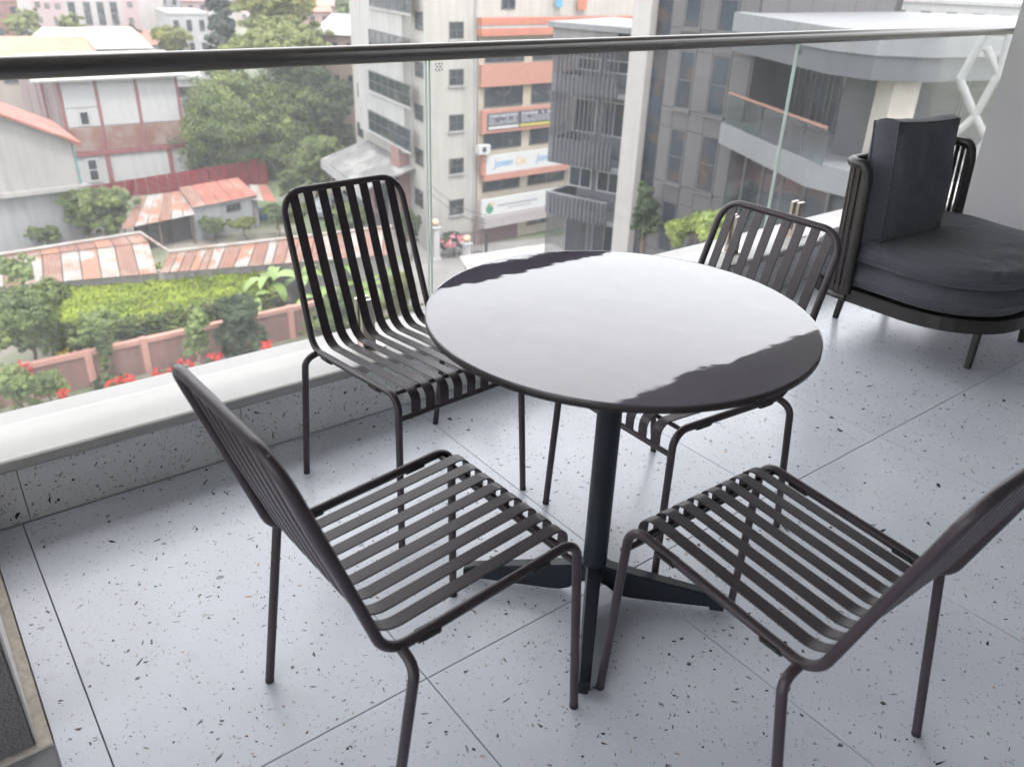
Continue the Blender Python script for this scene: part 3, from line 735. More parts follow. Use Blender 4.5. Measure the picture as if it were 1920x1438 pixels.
# dark advertising board with rows of pale print and a yellow strip
m_sgd = mat('sign_dark', (.035, .035, .045), rough=.5); m_sgp = mat('sign_print', (.38, .40, .44), rough=.6, var=.3, scale=6); m_sgy = mat('sign_yellow', (.5, .43, .07), rough=.6)
m_sgw = mat('sign_white', (.56, .57, .57), rough=.5, var=.03); m_sgb = mat('sign_blue', (.10, .30, .52), rough=.6); m_sgo = mat('sign_orange', (.62, .42, .22), rough=.6); m_sgg = mat('sign_green', (.03, .22, .12), rough=.6); m_sgt = mat('sign_text_grey', (.22, .25, .28), rough=.6)
sb = F3; u0, u1, z0, z1 = rs1; u1 = u1+1.2
fpart('sign_frame', W, F3, [(u0-.3, u1, z0-.15, z1+.15, .0, .3)], m_orp)
sg = fpart('sign_board', W, F3, [(u0+.15, u1-.05, z0+.1, z1-.1, .3, .36)], m_sgd)
um = u0+(u1-u0)*.42; hh = z1-z0
rr = random.Random(3)
for row, (a, b) in enumerate(((.70, .86), (.56, .64), (.44, .51), (.34, .40))):
    mbx = MB()
    for (p, q) in ((u0+.3, um-.25), (um+.15, u1-.6)):
        u = p
        while u < q:
            w = rr.uniform(.1, .34); 
            if rr.random() < .88: F3.box(mbx, u, min(u+w, q), z0+hh*a, z0+hh*b, .361, .366)
            u += w+.07
    o = mbx.build('print_row', m_sgp, sg); o['kind'] = 'stuff'
fpart('yellow_strip', sg, F3, [(um, u1-.1, z0+hh*.1, z0+hh*.24, .361, .37)], m_sgy)
fpart('white_strip', sg, F3, [(u0+.25, um-.15, z0+hh*.1, z0+hh*.24, .361, .37)], m_sgw)
# white shop board with blue/orange lettering
u0, u1, z0, z1 = rs2
fpart('orange_band', W, F3, [(u0-.2, u1+2.2, z0-.45, z0, 0, .55), (u0-.35, u0-.02, z0, z1, 0, .4)], m_orp)
sg = fpart('sign_board', W, F3, [(u0, u1+1.4, z0+.02, z1-.05, .2, .42)], m_sgw)
hh = z1-z0
for k in (0, 1):
    ub = u0+.75+k*(u1-u0)*.5
    text('lettering', 'Joven', F3, ub, z0+hh*.36, hh*.55, m_sgb, sg, d=.43, shear=.15)
    text('lettering', 'Cia', F3, ub+hh*1.35, z0+hh*.36, hh*.55, m_sgo, sg, d=.43, shear=.15)
# lower white board with green emblem
u0, u1, z0, z1 = rs3; hh = z1-z0
u1 = u1+2
sg = fpart('sign_board', W, F3, [(u0, u1, z0, z1, .5, .75)], m_sgw)
mbx = MB(); c = (u0+.75, z0+hh*.45); n = 20
mbx.add([F3.pt(c[0]+.36*math.cos(k*2*math.pi/n)*(1 if math.sin(k*2*math.pi/n) < .3 else .8), c[1]+.42*math.sin(k*2*math.pi/n), .756) for k in range(n)], [tuple(range(n))]); mbx.build('emblem', m_sgg, sg)
fpart('emblem_leaf', sg, F3, [(c[0]+.05, c[0]+.42, c[1]+.18, c[1]+.42, .757, .76)], m_sgo)
mbx = MB(); u = u0+1.6
while u < u0+5.6:
    w = rr.uniform(.1, .25); F3.box(mbx, u, u+w, z0+hh*.48, z0+hh*.60, .751, .757); u += w+.06
u = u0+2.6
while u < u0+4.9:
    w = rr.uniform(.08, .18); F3.box(mbx, u, u+w, z0+hh*.30, z0+hh*.37, .751, .757); u += w+.05
mbx.build('print_row', m_sgt, sg)['kind'] = 'stuff'
fpart('emblem', sg, F3, [(u1-2.3, u1-2.05, z0+hh*.3, z0+hh*.55, .751, .757), (u1-1.95, u1-1.75, z0+hh*.5, z0+hh*.8, .751, .757)], m_sgo)
# roller shutter box, garage door, door posts
fpart('shutter_box', W, F3, [(u0+.1, u1, z0-.9, z0-.05, 0, 1.0)], mat('shutter_box', (.36, .33, .33), rough=.7, var=.08))
gd = F3.rect(908, 398, 971, 452)
shd = fpart('garage_door', W, F3w, [(gd[0], gd[1], GZ, gd[3], 0.0, .08)], m_dkw)
for k in range(12):
    z = GZ+.2+k*(gd[3]-GZ-.3)/12; fpart('door_slat', shd, F3w, [(gd[0]+.05, gd[1]-.05, z, z+.12, .08, .11)], m_dkw)
fpart('entrance_panel', W, F3, [(F3.pix(890, 420)[0], F3.pix(907, 420)[0], GZ, gd[3], -.1, .12)], mat('dark_render', (.15, .10, .10), rough=.8))
for cx, cy in ((898, 423), (911, 418)):
    q = F3.rect(cx-3, cy-5, cx+3, cy+5); fpart('meter_box', W, F3, [(q[0], q[1], q[2], q[3], .12, .25)], m_sgw)
window(W, F3w, F3w.rect(988, 388, 1024, 420), bars=(2, 1))
# air conditioner
q = F3.rect(888, 270, 909, 286); ac = fpart('air_conditioner', W, F3, [(q[0], q[1], q[2], q[3], .3, .75)], m_sgw)
mbx = MB(); n = 16; cc = ((q[0]*.55+q[1]*.45), (q[2]+q[3])/2); rad = (q[3]-q[2])*.33
mbx.add([F3.pt(cc[0]+rad*math.cos(k*2*math.pi/n), cc[1]+rad*math.sin(k*2*math.pi/n), .757) for k in range(n)], [tuple(range(n))]); mbx.build('fan', m_sgd, ac)
# drain pipes and ledges
for x in (798, 889): u = F2.pix(x, 250)[0]; fpart('drain_pipe', W, F2, [(u-.07, u+.07, GZ, 3.3, 0.005, .14)], m_wh2)
fpart('roof_parapet', W, F2, [(-.1, uR, 3.4, 3.8, -.5, .12)], m_wh2)
window(W, F2, F2.rect(940, -14, 966, 18), bars=(1, 0))

for x0, x1, y1, mm_ in ((1042, 1054, 14, m_sgb), (1083, 1100, 19, m_or)):
    q = F3.rect(x0, -12, x1, y1); fpart('wall_shape', W, F3, [(q[0], q[1], q[2], q[3], .0, .06)], mm_)
# ------------------------------------------------------------------ grey slab-clad complex on the right
m_con = mat('grey_cladding', (.064, .061, .065), rough=.75, var=.06, scale=.6, streak=.08)
m_joint = mat('cladding_joint', (.028, .027, .028), rough=.9)
m_pale = mat('pale_pier', (.42, .405, .395), rough=.8, var=.04, streak=.08)
m_slab = mat('pale_slab', (.125, .131, .138), rough=.75, var=.05, streak=.1)
m_soff = mat('grey_soffit', (.12, .128, .135), rough=.8, var=.04)
m_louv = mat('louvre_metal', (.062, .063, .075), rough=.55, var=.1)
XC = 25.3
C = thing('apartment_tower', 'grey stone clad tower with tall narrow windows beside the glass stair strip', 'building', (XC, 21, GZ))
FC = Facade(Vector((XC, 0, 0)), 90, 1)       # normal -X
yn = P(1392, 250, X=XC).y; yf = P(1236, 250, X=XC).y
core = MB().box(XC+.03, XC+9, yn+.03, yf, GZ, 5.0).build('core', m_joint, C)
# cladding panels with open joints on both faces, leaving window openings covered by windows
rowsz = []
wins = []
for (a, b) in (((1266, 100, 1301, 207), (1325, 106, 1366, 219)), ((1256, 242, 1283, 345), (1314, 254, 1345, 366)), ((1240, 378, 1268, 470), (1300, 392, 1330, 490))):
    ra = FC.rect(*a); rb = FC.rect(*b); wins.append((ra, rb)); 
r3 = FC.rect(1279, -60, 1311, 58); r4 = FC.rect(1342, -60, 1381, 66); wins.append((r3, r4))
uA0 = sum(w[0][0] for w in wins[:2])/2; uA1 = sum(w[0][1] for w in wins[:2])/2; uB0_ = sum(w[1][0] for w in wins[:2])/2; uB1_ = sum(w[1][1] for w in wins[:2])/2
wz = sorted([((w[0][2]+w[1][2])/2, (w[0][3]+w[1][3])/2) for w in wins])
stp = (wz[2][0]-wz[1][0]); 
wz = [(wz[1][0]+k*stp, wz[1][1]+k*stp) for k in range(-3, 3)]
zc = sorted(sum(([a, b] for a, b in wz), [])+[GZ, 5.0]); zc = [z for z in zc if GZ <= z <= 5.0]
us = [yn, uB0_, uB1_, uA0, uA1, yf] if uB0_ < uA0 else [yn, uA0, uA1, uB0_, uB1_, yf]
for i in range(len(zc)-1):
    for j in range(5):
        mid = (zc[i]+zc[i+1])/2
        isw = any(a < mid < b for a, b in wz) and j in (1, 3)
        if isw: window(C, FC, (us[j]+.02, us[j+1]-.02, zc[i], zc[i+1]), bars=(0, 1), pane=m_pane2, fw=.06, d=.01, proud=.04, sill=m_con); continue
        u0, u1 = us[j], us[j+1]; zz0, zz1 = zc[i], zc[i+1]
        if u0 == yn: u0 = yn+.062
        cut = [u0, u1] if u1-u0 < 1.6 else [u0, (u0+u1)/2, u1]
        for a, b in zip(cut, cut[1:]): fpart('cladding_panel', C, FC, [(a+.012, b-.012, zz0+.012, zz1-.012, -.03, .03)], m_con)
FN = Facade(Vector((XC, yn, 0)), 0, -1)
for i in range(len(zc)-1):
    for j in range(6): fpart('cladding_panel', C, FN, [(-.03 if j == 0 else j*1.4+.012, (j+1)*1.4-.012, zc[i]+.012, zc[i+1]-.012, -.03, .03)], m_con)
# glass stair strip and pale pier
ys0 = yf; ys1 = P(1200, 250, X=XC).y; yp = P(1168, 250, X=XC).y
G1 = thing('stair_glazing', 'tall dark mirror glass strip between the grey tower and the pale pier', 'glazing', (XC, (ys0+ys1)/2, GZ))
MB().box(XC+.35, XC+5, ys0+.01, ys1-.01, GZ, 5).build('backing', m_joint, G1)
for k in range(15):
    z = GZ+k*1.6; MB().box(XC+.28, XC+.35, ys0+.03, ys1-.03, z+.02, z+1.58).build('pane', m_pane2, G1)
pr = MB().box(XC-.06, XC+5, ys1, yp, GZ, 5.2).build('pale_pier', m_pale); setp(pr, 'tall pale concrete pier between the mirror glass strip and the louvred balconies', 'pier')
# louvred balconies
K2 = P(1158, 100, D=40.5); L2 = Vector((math.cos(R(107)), math.sin(R(107)), 0))
FG = Facade(Vector((K2.x, K2.y, 0)), 107, 1)
G = thing('louvred_balconies', 'stack of dark balconies screened with fine vertical louvres beside the pale pier', 'balcony', (K2.x, K2.y, GZ))
ul = FG.pix(1032, 200)[0]; print('louvre width', ul)
prev = None
zb = [(FG.pix(1154, 50)[1], FG.pix(1154, 70)[1])]
def gz(y, x=1158): return FG.pix(x, y)[1]
zr = gz(50); 
MB().prism([FG.pt(-1, 0, .3)[:2], FG.pt(ul+.2, 0, .3)[:2], FG.pt(ul+.2, 0, -6)[:2], FG.pt(-4, 0, -5)[:2]], zr-.25, zr).build('roof_slab', m_slab, G)
fpart('roof_fascia', G, FG, [(0, ul, zr-1.0, zr-.26, -.1, .1)], mat('zinc', (.23, .22, .23), rough=.5, var=.15, scale=.5, streak=.2))
levels = [(gz(152), gz(187)), (gz(277), gz(327)), (gz(388), gz(430))]
tops = [zr-1.0, levels[0][1], levels[1][1], levels[2][1]]
for i, (za, zb_) in enumerate(levels):
    fpart('balcony_parapet', G, FG, [(-.1, ul, zb_, za, -.12, 0)], m_louv)
    fpart('balcony_floor_slab', G, FG, [(-2.5, ul, zb_-.02, zb_+.2, -6, -.13)], m_soff)
    fpart('parapet_end', G, FG, [(ul-.12, ul, zb_, za, -5, -.13)], m_louv)
    # fins in front
    hi = tops[i] if i < 2 else za
    mbx = MB(); n = int(ul/.24)
    for k in range(n): u = .05+k*.24; FG.box(mbx, u, u+.05, zb_, (tops[i] if i != 2 else za), .002, .10)
    for k in range(28): u = .1+k*.15; mbx.hexa([FG.pt(ul-.0, zb_, -u), FG.pt(ul+.06, zb_, -u), FG.pt(ul+.06, zb_, -u-.035), FG.pt(ul, zb_, -u-.035), FG.pt(ul, tops[i] if i != 2 else za, -u), FG.pt(ul+.06, tops[i] if i != 2 else za, -u), FG.pt(ul+.06, tops[i] if i != 2 else za, -u-.035), FG.pt(ul, tops[i] if i != 2 else za, -u-.035)])
    mbx.build('louvre_screen', m_louv, G)['kind'] = 'stuff'
# recessed walls behind
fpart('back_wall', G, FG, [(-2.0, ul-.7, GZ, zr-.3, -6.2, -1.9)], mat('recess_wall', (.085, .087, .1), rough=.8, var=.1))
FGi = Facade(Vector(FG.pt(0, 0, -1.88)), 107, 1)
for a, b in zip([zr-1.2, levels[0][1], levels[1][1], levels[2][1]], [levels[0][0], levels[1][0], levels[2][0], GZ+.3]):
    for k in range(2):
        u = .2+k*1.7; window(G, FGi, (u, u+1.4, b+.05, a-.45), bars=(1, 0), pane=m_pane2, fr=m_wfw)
# lower level fins and rail
mbx = MB()
for k in range(int(ul/.15)): u = .05+k*.15; FG.box(mbx, u, u+.035, GZ, levels[2][1], -.1, 0)
mbx.build('louvre_screen', m_louv, G)['kind'] = 'stuff'
fpart('parapet_rail', G, FG, [(-.1, ul, levels[2][0], levels[2][0]+.06, -.14, .03)], m_slab)

# curved balcony wing
m_refl = mat('wing_glass', (.02, .026, .03), rough=.06, var=.7, scale=.35, spec=.45)
Wg = thing('balcony_wing', 'pale banded wing with wrapped balconies and dark glazing right of the grey tower', 'building', (23, 15, GZ))
A0 = Vector((XC+.25, yn-.06, 0)); dirw = Vector((-math.cos(R(63)), -math.sin(R(63)), 0)); A0 = A0 + dirw*.0
FWg = Facade(A0, 63+180, -1)          # u runs towards the viewer, normal to the left
if (FWg.n.x > 0): FWg = Facade(A0, 63+180, 1)
u1658 = FWg.pix(1658, 60)[0]; print('wing len', u1658)
endp = Vector(FWg.pt(u1658, 0)); dir2 = Vector((math.cos(R(-14)), math.sin(R(-14)), 0))
def band(name, z0, z1, out, m, thick=None, inn=6.0):
    a = Vector(FWg.pt(0, 0, out)); b = Vector(FWg.pt(u1658-.6, 0, out)); n2 = Vector((dir2.y, -dir2.x, 0))
    if n2.y > 0: n2 = -n2
    c0 = endp+n2*out+dir2*.6; c1 = endp+n2*out+dir2*14
    corner = [Vector(FWg.pt(u1658, 0, out))*.5+(endp+n2*out)*.5+ (FWg.n+n2).normalized()*out*.12]
    poly = [a, b, *corner, c0, c1, c1+Vector((3, 7, 0)), a+Vector((6, 2, 0))]
    return MB().prism([(p.x, p.y) for p in poly], z0, z1).build(name, m, Wg)
def wz_(x, y): return FWg.pix(x, y)[1]
zp1, zp0 = wz_(1465, 29), wz_(1465, 66)
zs0 = wz_(1650, 148)
band('roof_parapet', zp0, zp1, 1.2, m_slab); band('roof_fascia', zs0, zp0-.002, 1.12, mat('dark_fascia', (.052, .057, .064), rough=.7, var=.06, streak=.1))
zl1, zl0 = wz_(1408, 231), wz_(1408, 272)
band('balcony_slab', zl0, zl1, 1.1, m_slab)
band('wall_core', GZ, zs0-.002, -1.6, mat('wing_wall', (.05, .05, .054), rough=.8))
# glazing on upper and lower storeys
FWi = Facade(Vector(FWg.pt(0, 0, -1.55)), 63+180, -1)
if FWi.n.dot(FWg.n) < 0: FWi = Facade(Vector(FWg.pt(0, 0, -1.55)), 63+180, 1)
L = u1658
nx = 6
for k in range(nx):
    a, b = .15+k*L/nx, (k+1)*L/nx-.05
    window(Wg, FWi, (a, b, zl1+.05, zs0-.1), bars=(1, 0), pane=m_refl, fr=m_wfr, fw=.08, d=.03)
FWj = Facade(Vector(FWg.pt(0, 0, .55)), 63+180, -1)
if FWj.n.dot(FWg.n) < 0: FWj = Facade(Vector(FWg.pt(0, 0, .55)), 63+180, 1)
for lv in range(2):
    zt_ = zl0-.05-lv*4.2; zb2 = zt_-3.4
    for k in range(5):
        a, b = .02+k*L/5, (k+1)*L/5-.03
        window(Wg, FWj, (a, b, zb2, zt_), bars=(0, 0), pane=m_refl, fr=m_wfr, fw=.05, d=.03)
    if lv == 0: band('balcony_slab', zb2-.75, zb2-.02, .75, m_slab)
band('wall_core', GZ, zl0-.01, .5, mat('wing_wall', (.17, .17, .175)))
# pale pier and glass balustrade on the balcony
zq = wz_(1440, 195)
for k, x in enumerate((1625,)):
    u = FWg.pix(x, 200)[0]; fpart('pier', Wg, FWg, [(u-.35, u+.45, zl1, zs0, -1.2, -.4)], mat('pier_beige', (.45, .42, .37), rough=.8, var=.05))
m_bgl = glassmat('balustrade_glass', (.72, .78, .80), dust=.05)
hb = 1.0
for k in range(5):
    a, b = .1+k*L/5, (k+1)*L/5-.03; fpart('balustrade_pane', Wg, FWg, [(a, b, zl1, zl1+hb, .98, 1.0)], m_bgl)
fpart('balustrade_rail', Wg, FWg, [(.05, L-.2, zl1+hb, zl1+hb+.07, .96, 1.03)], mat('rust_rail', (.20, .10, .08), rough=.5))
# glazing of the turned end
n2 = Vector((dir2.y, -dir2.x, 0)); n2 = n2 if n2.y < 0 else -n2
FE = Facade(endp+n2*-1.55, -14, -1)
if FE.n.dot(n2) < 0: FE = Facade(endp+n2*-1.55, -14, 1)
for k in range(5): window(Wg, FE, (1.2+k*2.2, 1.2+k*2.2+2.1, zl1+.05, zs0-.1), bars=(0, 0), pane=m_refl, fw=.08, d=.03)
FE2 = Facade(endp+n2*.55, -14, -1)
if FE2.n.dot(n2) < 0: FE2 = Facade(endp+n2*.55, -14, 1)
for k in range(5): window(Wg, FE2, (.1+k*2.2, .1+k*2.2+2.1, zl0-3.4, zl0-.05), bars=(0, 0), pane=m_refl, fw=.05, d=.03)
# white lattice frame at the right
m_lat = mat('lattice_white', (.24, .25, .26), rough=.5, var=.04)
q0 = P(1822, 240, D=17)
lt = thing('lattice_frame', 'white steel lattice of crossing tubes behind the glass near the right wall', 'lattice', (q0.x, q0.y, GZ))
def ln(x, y): return P(x, y, D=17)
nodes = [(1872, 140), (1828, 218), (1850, 262), (1806, 325), (1814, 372), (1788, 430), (1800, 480)]
for a, b in list(zip(nodes, nodes[1:]))+[((1872, 140), (1890, 215)), ((1872, 140), (1850, 90)), ((1850, 262), (1885, 205)), ((1814, 372), (1860, 300)), ((1828, 218), (1800, 150)), ((1806, 325), (1782, 262)), ((1782, 262), (1828, 218)), ((1788, 430), (1770, 370)), ((1770, 370), (1806, 325))]:
    MB().tube([ln(*a), ln(*b)], .065, 10).build('tube', m_lat, lt)
for pa, pb in (((1872, 140), (1895, 60)), ((1800, 150), (1850, 60)), ((1895, 60), (1850, 60))): MB().tube([ln(*pa), ln(*pb)], .065, 10).build('tube', m_lat, lt)
MB().tube([ln(1788, 430), Vector((ln(1788, 430).x, ln(1788, 430).y, GZ))], .12, 10).build('post', m_lat, lt)

# ------------------------------------------------------------------ vegetation helpers
def leafcloud(name, blobs, n, size, m, parent=None, seed=1, squash=1.0, shell=.55, droop=0, clump=None):
    """blobs: (centre, (rx,ry,rz), weight); leaves are small kinked quads gathered in clumps"""
    r = np.random.RandomState(seed)
    w = np.array([b[2] if len(b) > 2 else b[1][0]*b[1][1] for b in blobs], float); w /= w.sum()
    cl = clump or max(20, n//60)
    # clump centres
    bi = r.choice(len(blobs), cl, p=w)
    d = r.normal(size=(cl, 3)); d /= np.linalg.norm(d, axis=1)[:, None]; d[:, 2] = np.where(r.rand(cl) < .75, np.abs(d[:, 2]), d[:, 2])
    rad = (shell+(1-shell)*r.rand(cl))[:, None]
    C0 = np.array([blobs[i][0] for i in bi], float); RR = np.array([blobs[i][1] for i in bi], float)
    cc = C0+d*RR*rad; cs = RR.min(1)*r.uniform(.14, .42, cl)
    li = r.choice(cl, n); q = r.normal(size=(n, 3)); q /= np.linalg.norm(q, axis=1)[:, None]
    p = cc[li]+q*(cs[li]*(r.rand(n)**.4))[:, None]*np.array([1, 1, .7]); p[:, 2] -= droop*r.rand(n)
    nr = q+d[li]*.6+r.normal(size=(n, 3))*.5+np.array([0, 0, .5]); nr /= np.linalg.norm(nr, axis=1)[:, None]
    a = np.cross(nr, r.normal(size=(n, 3))); a /= np.linalg.norm(a, axis=1)[:, None]; b = np.cross(nr, a)
    s = size*r.uniform(.6, 1.25, n)[:, None]
    A = p-a*s; B = p+b*s*.45*squash+nr*s*.12; Cc = p+a*s; D = p-b*s*.45*squash+nr*s*.12
    V = np.stack([A, B, Cc, D], 1).reshape(-1, 3).astype(np.float32)
    me = bpy.data.meshes.new(name); me.vertices.add(4*n); me.vertices.foreach_set('co', V.ravel())
    me.loops.add(4*n); me.loops.foreach_set('vertex_index', np.arange(4*n, dtype=np.int32))
    me.polygons.add(n); me.polygons.foreach_set('loop_start', np.arange(0, 4*n, 4, dtype=np.int32)); me.polygons.foreach_set('loop_total', np.full(n, 4, np.int32))
    me.materials.append(m); me.update(); me.validate()
    o = bpy.data.objects.new(name, me); COL.objects.link(o)
    if parent: o.parent = parent
    return o
LM = dict(
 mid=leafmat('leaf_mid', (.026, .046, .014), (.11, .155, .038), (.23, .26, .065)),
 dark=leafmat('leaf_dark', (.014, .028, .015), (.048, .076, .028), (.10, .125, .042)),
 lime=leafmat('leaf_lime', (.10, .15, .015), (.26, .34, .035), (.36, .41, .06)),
 top=leafmat('leaf_yellow_green', (.06, .075, .02), (.15, .175, .05), (.24, .26, .08)),  # yellow-green leaf tones, less saturated than the hedge
 olive=leafmat('leaf_olive', (.05, .065, .02), (.17, .19, .04), (.28, .25, .06)),
 pale=leafmat('leaf_pale', (.07, .10, .03), (.17, .23, .07), (.30, .36, .13)),
 fresh=leafmat('leaf_fresh', (.10, .15, .04), (.26, .32, .08), (.40, .44, .16)),
 conif=leafmat('leaf_conifer', (.012, .026, .020), (.035, .055, .040)),
 red=leafmat('petal_red', (.30, .02, .015), (.62, .06, .04)),
 pink=leafmat('petal_pink', (.45, .12, .18), (.65, .3, .35)),
 yel=leafmat('petal_yellow', (.5, .4, .03), (.7, .6, .08)),
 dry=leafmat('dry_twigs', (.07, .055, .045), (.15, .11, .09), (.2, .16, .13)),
 ban=mat('banana_leaf', (.16, .25, .05), rough=.45, var=.35, scale=.7, spec=.5, island=.25))
m_bark = mat('bark', (.09, .07, .055), rough=.95, var=.2, scale=4)
def trunk(par, base, h, r, limbs, seed=0):
    rr = random.Random(seed); mb = MB(); b = Vector(base)
    top_ = b+Vector((rr.uniform(-.3, .3), rr.uniform(-.3, .3), h))
    mb.tube([b, b.lerp(top_, .5)+Vector((rr.uniform(-.15, .15), 0, 0)), top_], r, 8, rs=[r, r*.75, r*.5])
    for L_ in limbs:
        s0 = b.lerp(top_, rr.uniform(.55, .95)); e = Vector(L_); mb.tube([s0, s0.lerp(e, .5)+Vector((0, 0, rr.uniform(0, .4))), e], r*.4, 6, rs=[r*.42, r*.28, r*.1])
    return mb.build('trunk', m_bark, par)
def tree(name, label, cat, cx, cy, dist, wpx, hpx, base_z, m, n, size, seed, group=None, sub=7, squash=1.0):
    """cx,cy: where the crown centre is seen; wpx,hpx its half extents"""
    c = P(cx, cy, D=dist); k = dist/FPX*1.02; rx = wpx*k; rz = hpx*k
    t = thing(name, label, cat, (c.x, c.y, base_z), 0, group)
    rr = random.Random(seed); blobs = []
    for _ in range(sub):
        a = rr.random()*6.28; q = rr.uniform(.15, .62); zz = rr.uniform(-.55, .6)
        f = rr.uniform(.38, .58); blobs.append((Vector((rx*q*math.cos(a), rx*q*math.sin(a), c.z-base_z+rz*zz)), (rx*f, rx*f, rz*f*1.05)))
    blobs.append((Vector((0, 0, c.z-base_z)), (rx*.6, rx*.6, rz*.7)))
    leafcloud('crown', blobs, int(n*2.1), size*.64, m, t, seed, squash, clump=max(60, n//38))
    if c.z-rz > base_z-.0+.3 or True: trunk(t, (0, 0, 0), max(.5, c.z-base_z), max(.06, rx*.045), [b[0] for b in blobs[:5]], seed)
    return t

# ------------------------------------------------------------------ left: garden wall, hedge, long sheet roof
m_gw = mat('garden_wall_render', (.25, .135, .115), rough=.9, var=.1, scale=.8, streak=.2, col2=(.22, .14, .12), c2scale=.7)
m_gc = mat('garden_wall_coping', (.46, .25, .20), rough=.9, var=.12, scale=1.5)
YW = 42.6
gw = thing('garden_wall', 'low terracotta rendered garden wall with posts and coping below the hedge', 'wall', (8, YW, GZ))
xs = [gp(x, 700)[0] for x in (-80, 60, 172, 276, 380, 480, 590, 690)]
xs = [-1.8, .9, 3.4, 6.0, 9.0, 12.0, 15.0, 18.0, 21.0]
xs = [P(172, 700, Y=YW).x + (P(276, 680, Y=YW).x-P(172, 700, Y=YW).x)*k for k in range(-3, 6)]
for a, b in zip(xs, xs[1:]):
    MB().box(a+.18, b-.18, YW, YW+.16, GZ, GZ+1.75).build('wall_panel', m_gw, gw)
    MB().box(a+.18, b-.18, YW-.08, YW+.26, GZ+1.752, GZ+2.0).build('coping', m_gc, gw)
for x in xs: MB().bbox(x-.178, x+.178, YW-.14, YW+.24, GZ, GZ+2.06, .02).build('post', m_gc, gw)
# retained bank of dry twigs with the clipped hedge on top
zh = GZ+2.45
hb0 = P(60, 600, z=zh); hf = [P(x, y, z=zh) for x, y in ((70, 536), (250, 499), (480, 473))]; hn = [P(x, y, z=zh) for x, y in ((100, 612), (250, 594), (500, 548))]
hd = thing('clipped_hedge', 'long clipped yellow-green hedge running behind the terracotta garden wall', 'hedge', (hf[1].x, hf[1].y, GZ))
off = Vector((hf[1].x, hf[1].y, GZ)); blobs = []; blobs2 = []; blobs3 = []
NB = 30
def bez(pl, t): t *= 2; i = min(1, int(t)); return pl[i].lerp(pl[i+1], t-i)
r3_ = random.Random(11)
for k in range(NB+1):
    a = bez(hf, k/NB); b = bez(hn, k/NB)
    for s_ in (.06, .2, .34, .48, .62, .76, .92):
        c = a.lerp(b, s_)-off; blobs.append((c+Vector((0, 0, -.15+r3_.uniform(-.08, .08))), (.85, .95, .22), 1))
    for zz in (-.3, -.7, -1.1):
        blobs2.append((b-off+Vector((0, -.1, zz)), (.6, .5, .45), 1))
    for zz in (-1.3, -1.8, -2.3): blobs3.append((b-off+Vector((0, .5, zz)), (.6, .5, .5), 1))
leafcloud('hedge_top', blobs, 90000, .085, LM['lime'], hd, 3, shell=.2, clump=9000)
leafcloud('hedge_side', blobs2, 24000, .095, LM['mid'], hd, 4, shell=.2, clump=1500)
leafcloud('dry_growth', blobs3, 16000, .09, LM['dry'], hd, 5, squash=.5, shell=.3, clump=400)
bank = [(v.x, v.y) for v in [hn[0]+Vector((-.3, .7, 0)), hn[1]+Vector((0, .7, 0)), hn[2]+Vector((.3, .7, 0)), hf[2]+Vector((0, -.2, 0)), hf[1]+Vector((0, -.2, 0)), hf[0]+Vector((0, -.2, 0))]]
o = MB().prism(bank, GZ, zh-.7).build('earth_bank', mat('bank_soil', (.13, .095, .08), rough=.95, var=.2, scale=1.5)); setp(o, kind='structure')
# vines and shrubs
tree('vine', 'dark green vine spilling over the terracotta wall left of its middle post', 'vine', 200, 680, 42.4, 22, 62, GZ, LM['mid'], 5000, .11, 21, sub=5)
tree('garden_shrub', 'bright tipped bush standing behind the terracotta wall, left of the vine', 'shrub', 178, 632, 44.2, 48, 48, GZ, LM['pale'], 6000, .12, 22)
tree('garden_tree', 'large dense green tree at the left edge above the garden wall', 'tree', 40, 600, 44.5, 84, 76, GZ, LM['mid'], 22000, .15, 23, sub=11)
tree('garden_tree', 'loose wispy pale green tree rising at the left edge behind the dense tree', 'tree', 36, 506, 50, 36, 24, GZ, LM['pale'], 6000, .15, 24)
tree('citrus_tree', 'round dark citrus tree with pale tips in front of the banana plants', 'tree', 450, 610, 42.6, 52, 62, GZ, LM['dark'], 14000, .12, 25, sub=9)
tree('garden_shrub', 'pale green sprawling shrub in front of the garden wall left of the citrus tree', 'shrub', 370, 635, 41.8, 32, 58, GZ, LM['pale'], 5000, .11, 26)
tree('garden_shrub', 'pale clipped bush at the lower left corner beside the ledge', 'shrub', 28, 735, 39.2, 44, 50, GZ, LM['pale'], 8000, .10, 27)
tree('garden_shrub', 'small round pale bush in front of the wall, right of the red blooms', 'shrub', 92, 718, 40.2, 34, 38, GZ, LM['pale'], 7000, .10, 28)
tree('flowering_shrub', 'tall shrub of red blooms between the two pale bushes at lower left', 'shrub', 50, 705, 40.8, 15, 42, GZ, LM['red'], 1500, .10, 29)
tree('flowering_shrub', 'low red flowers near the ledge right of the pale bushes', 'shrub', 118, 742, 39.6, 12, 12, GZ, LM['red'], 500, .09, 30)
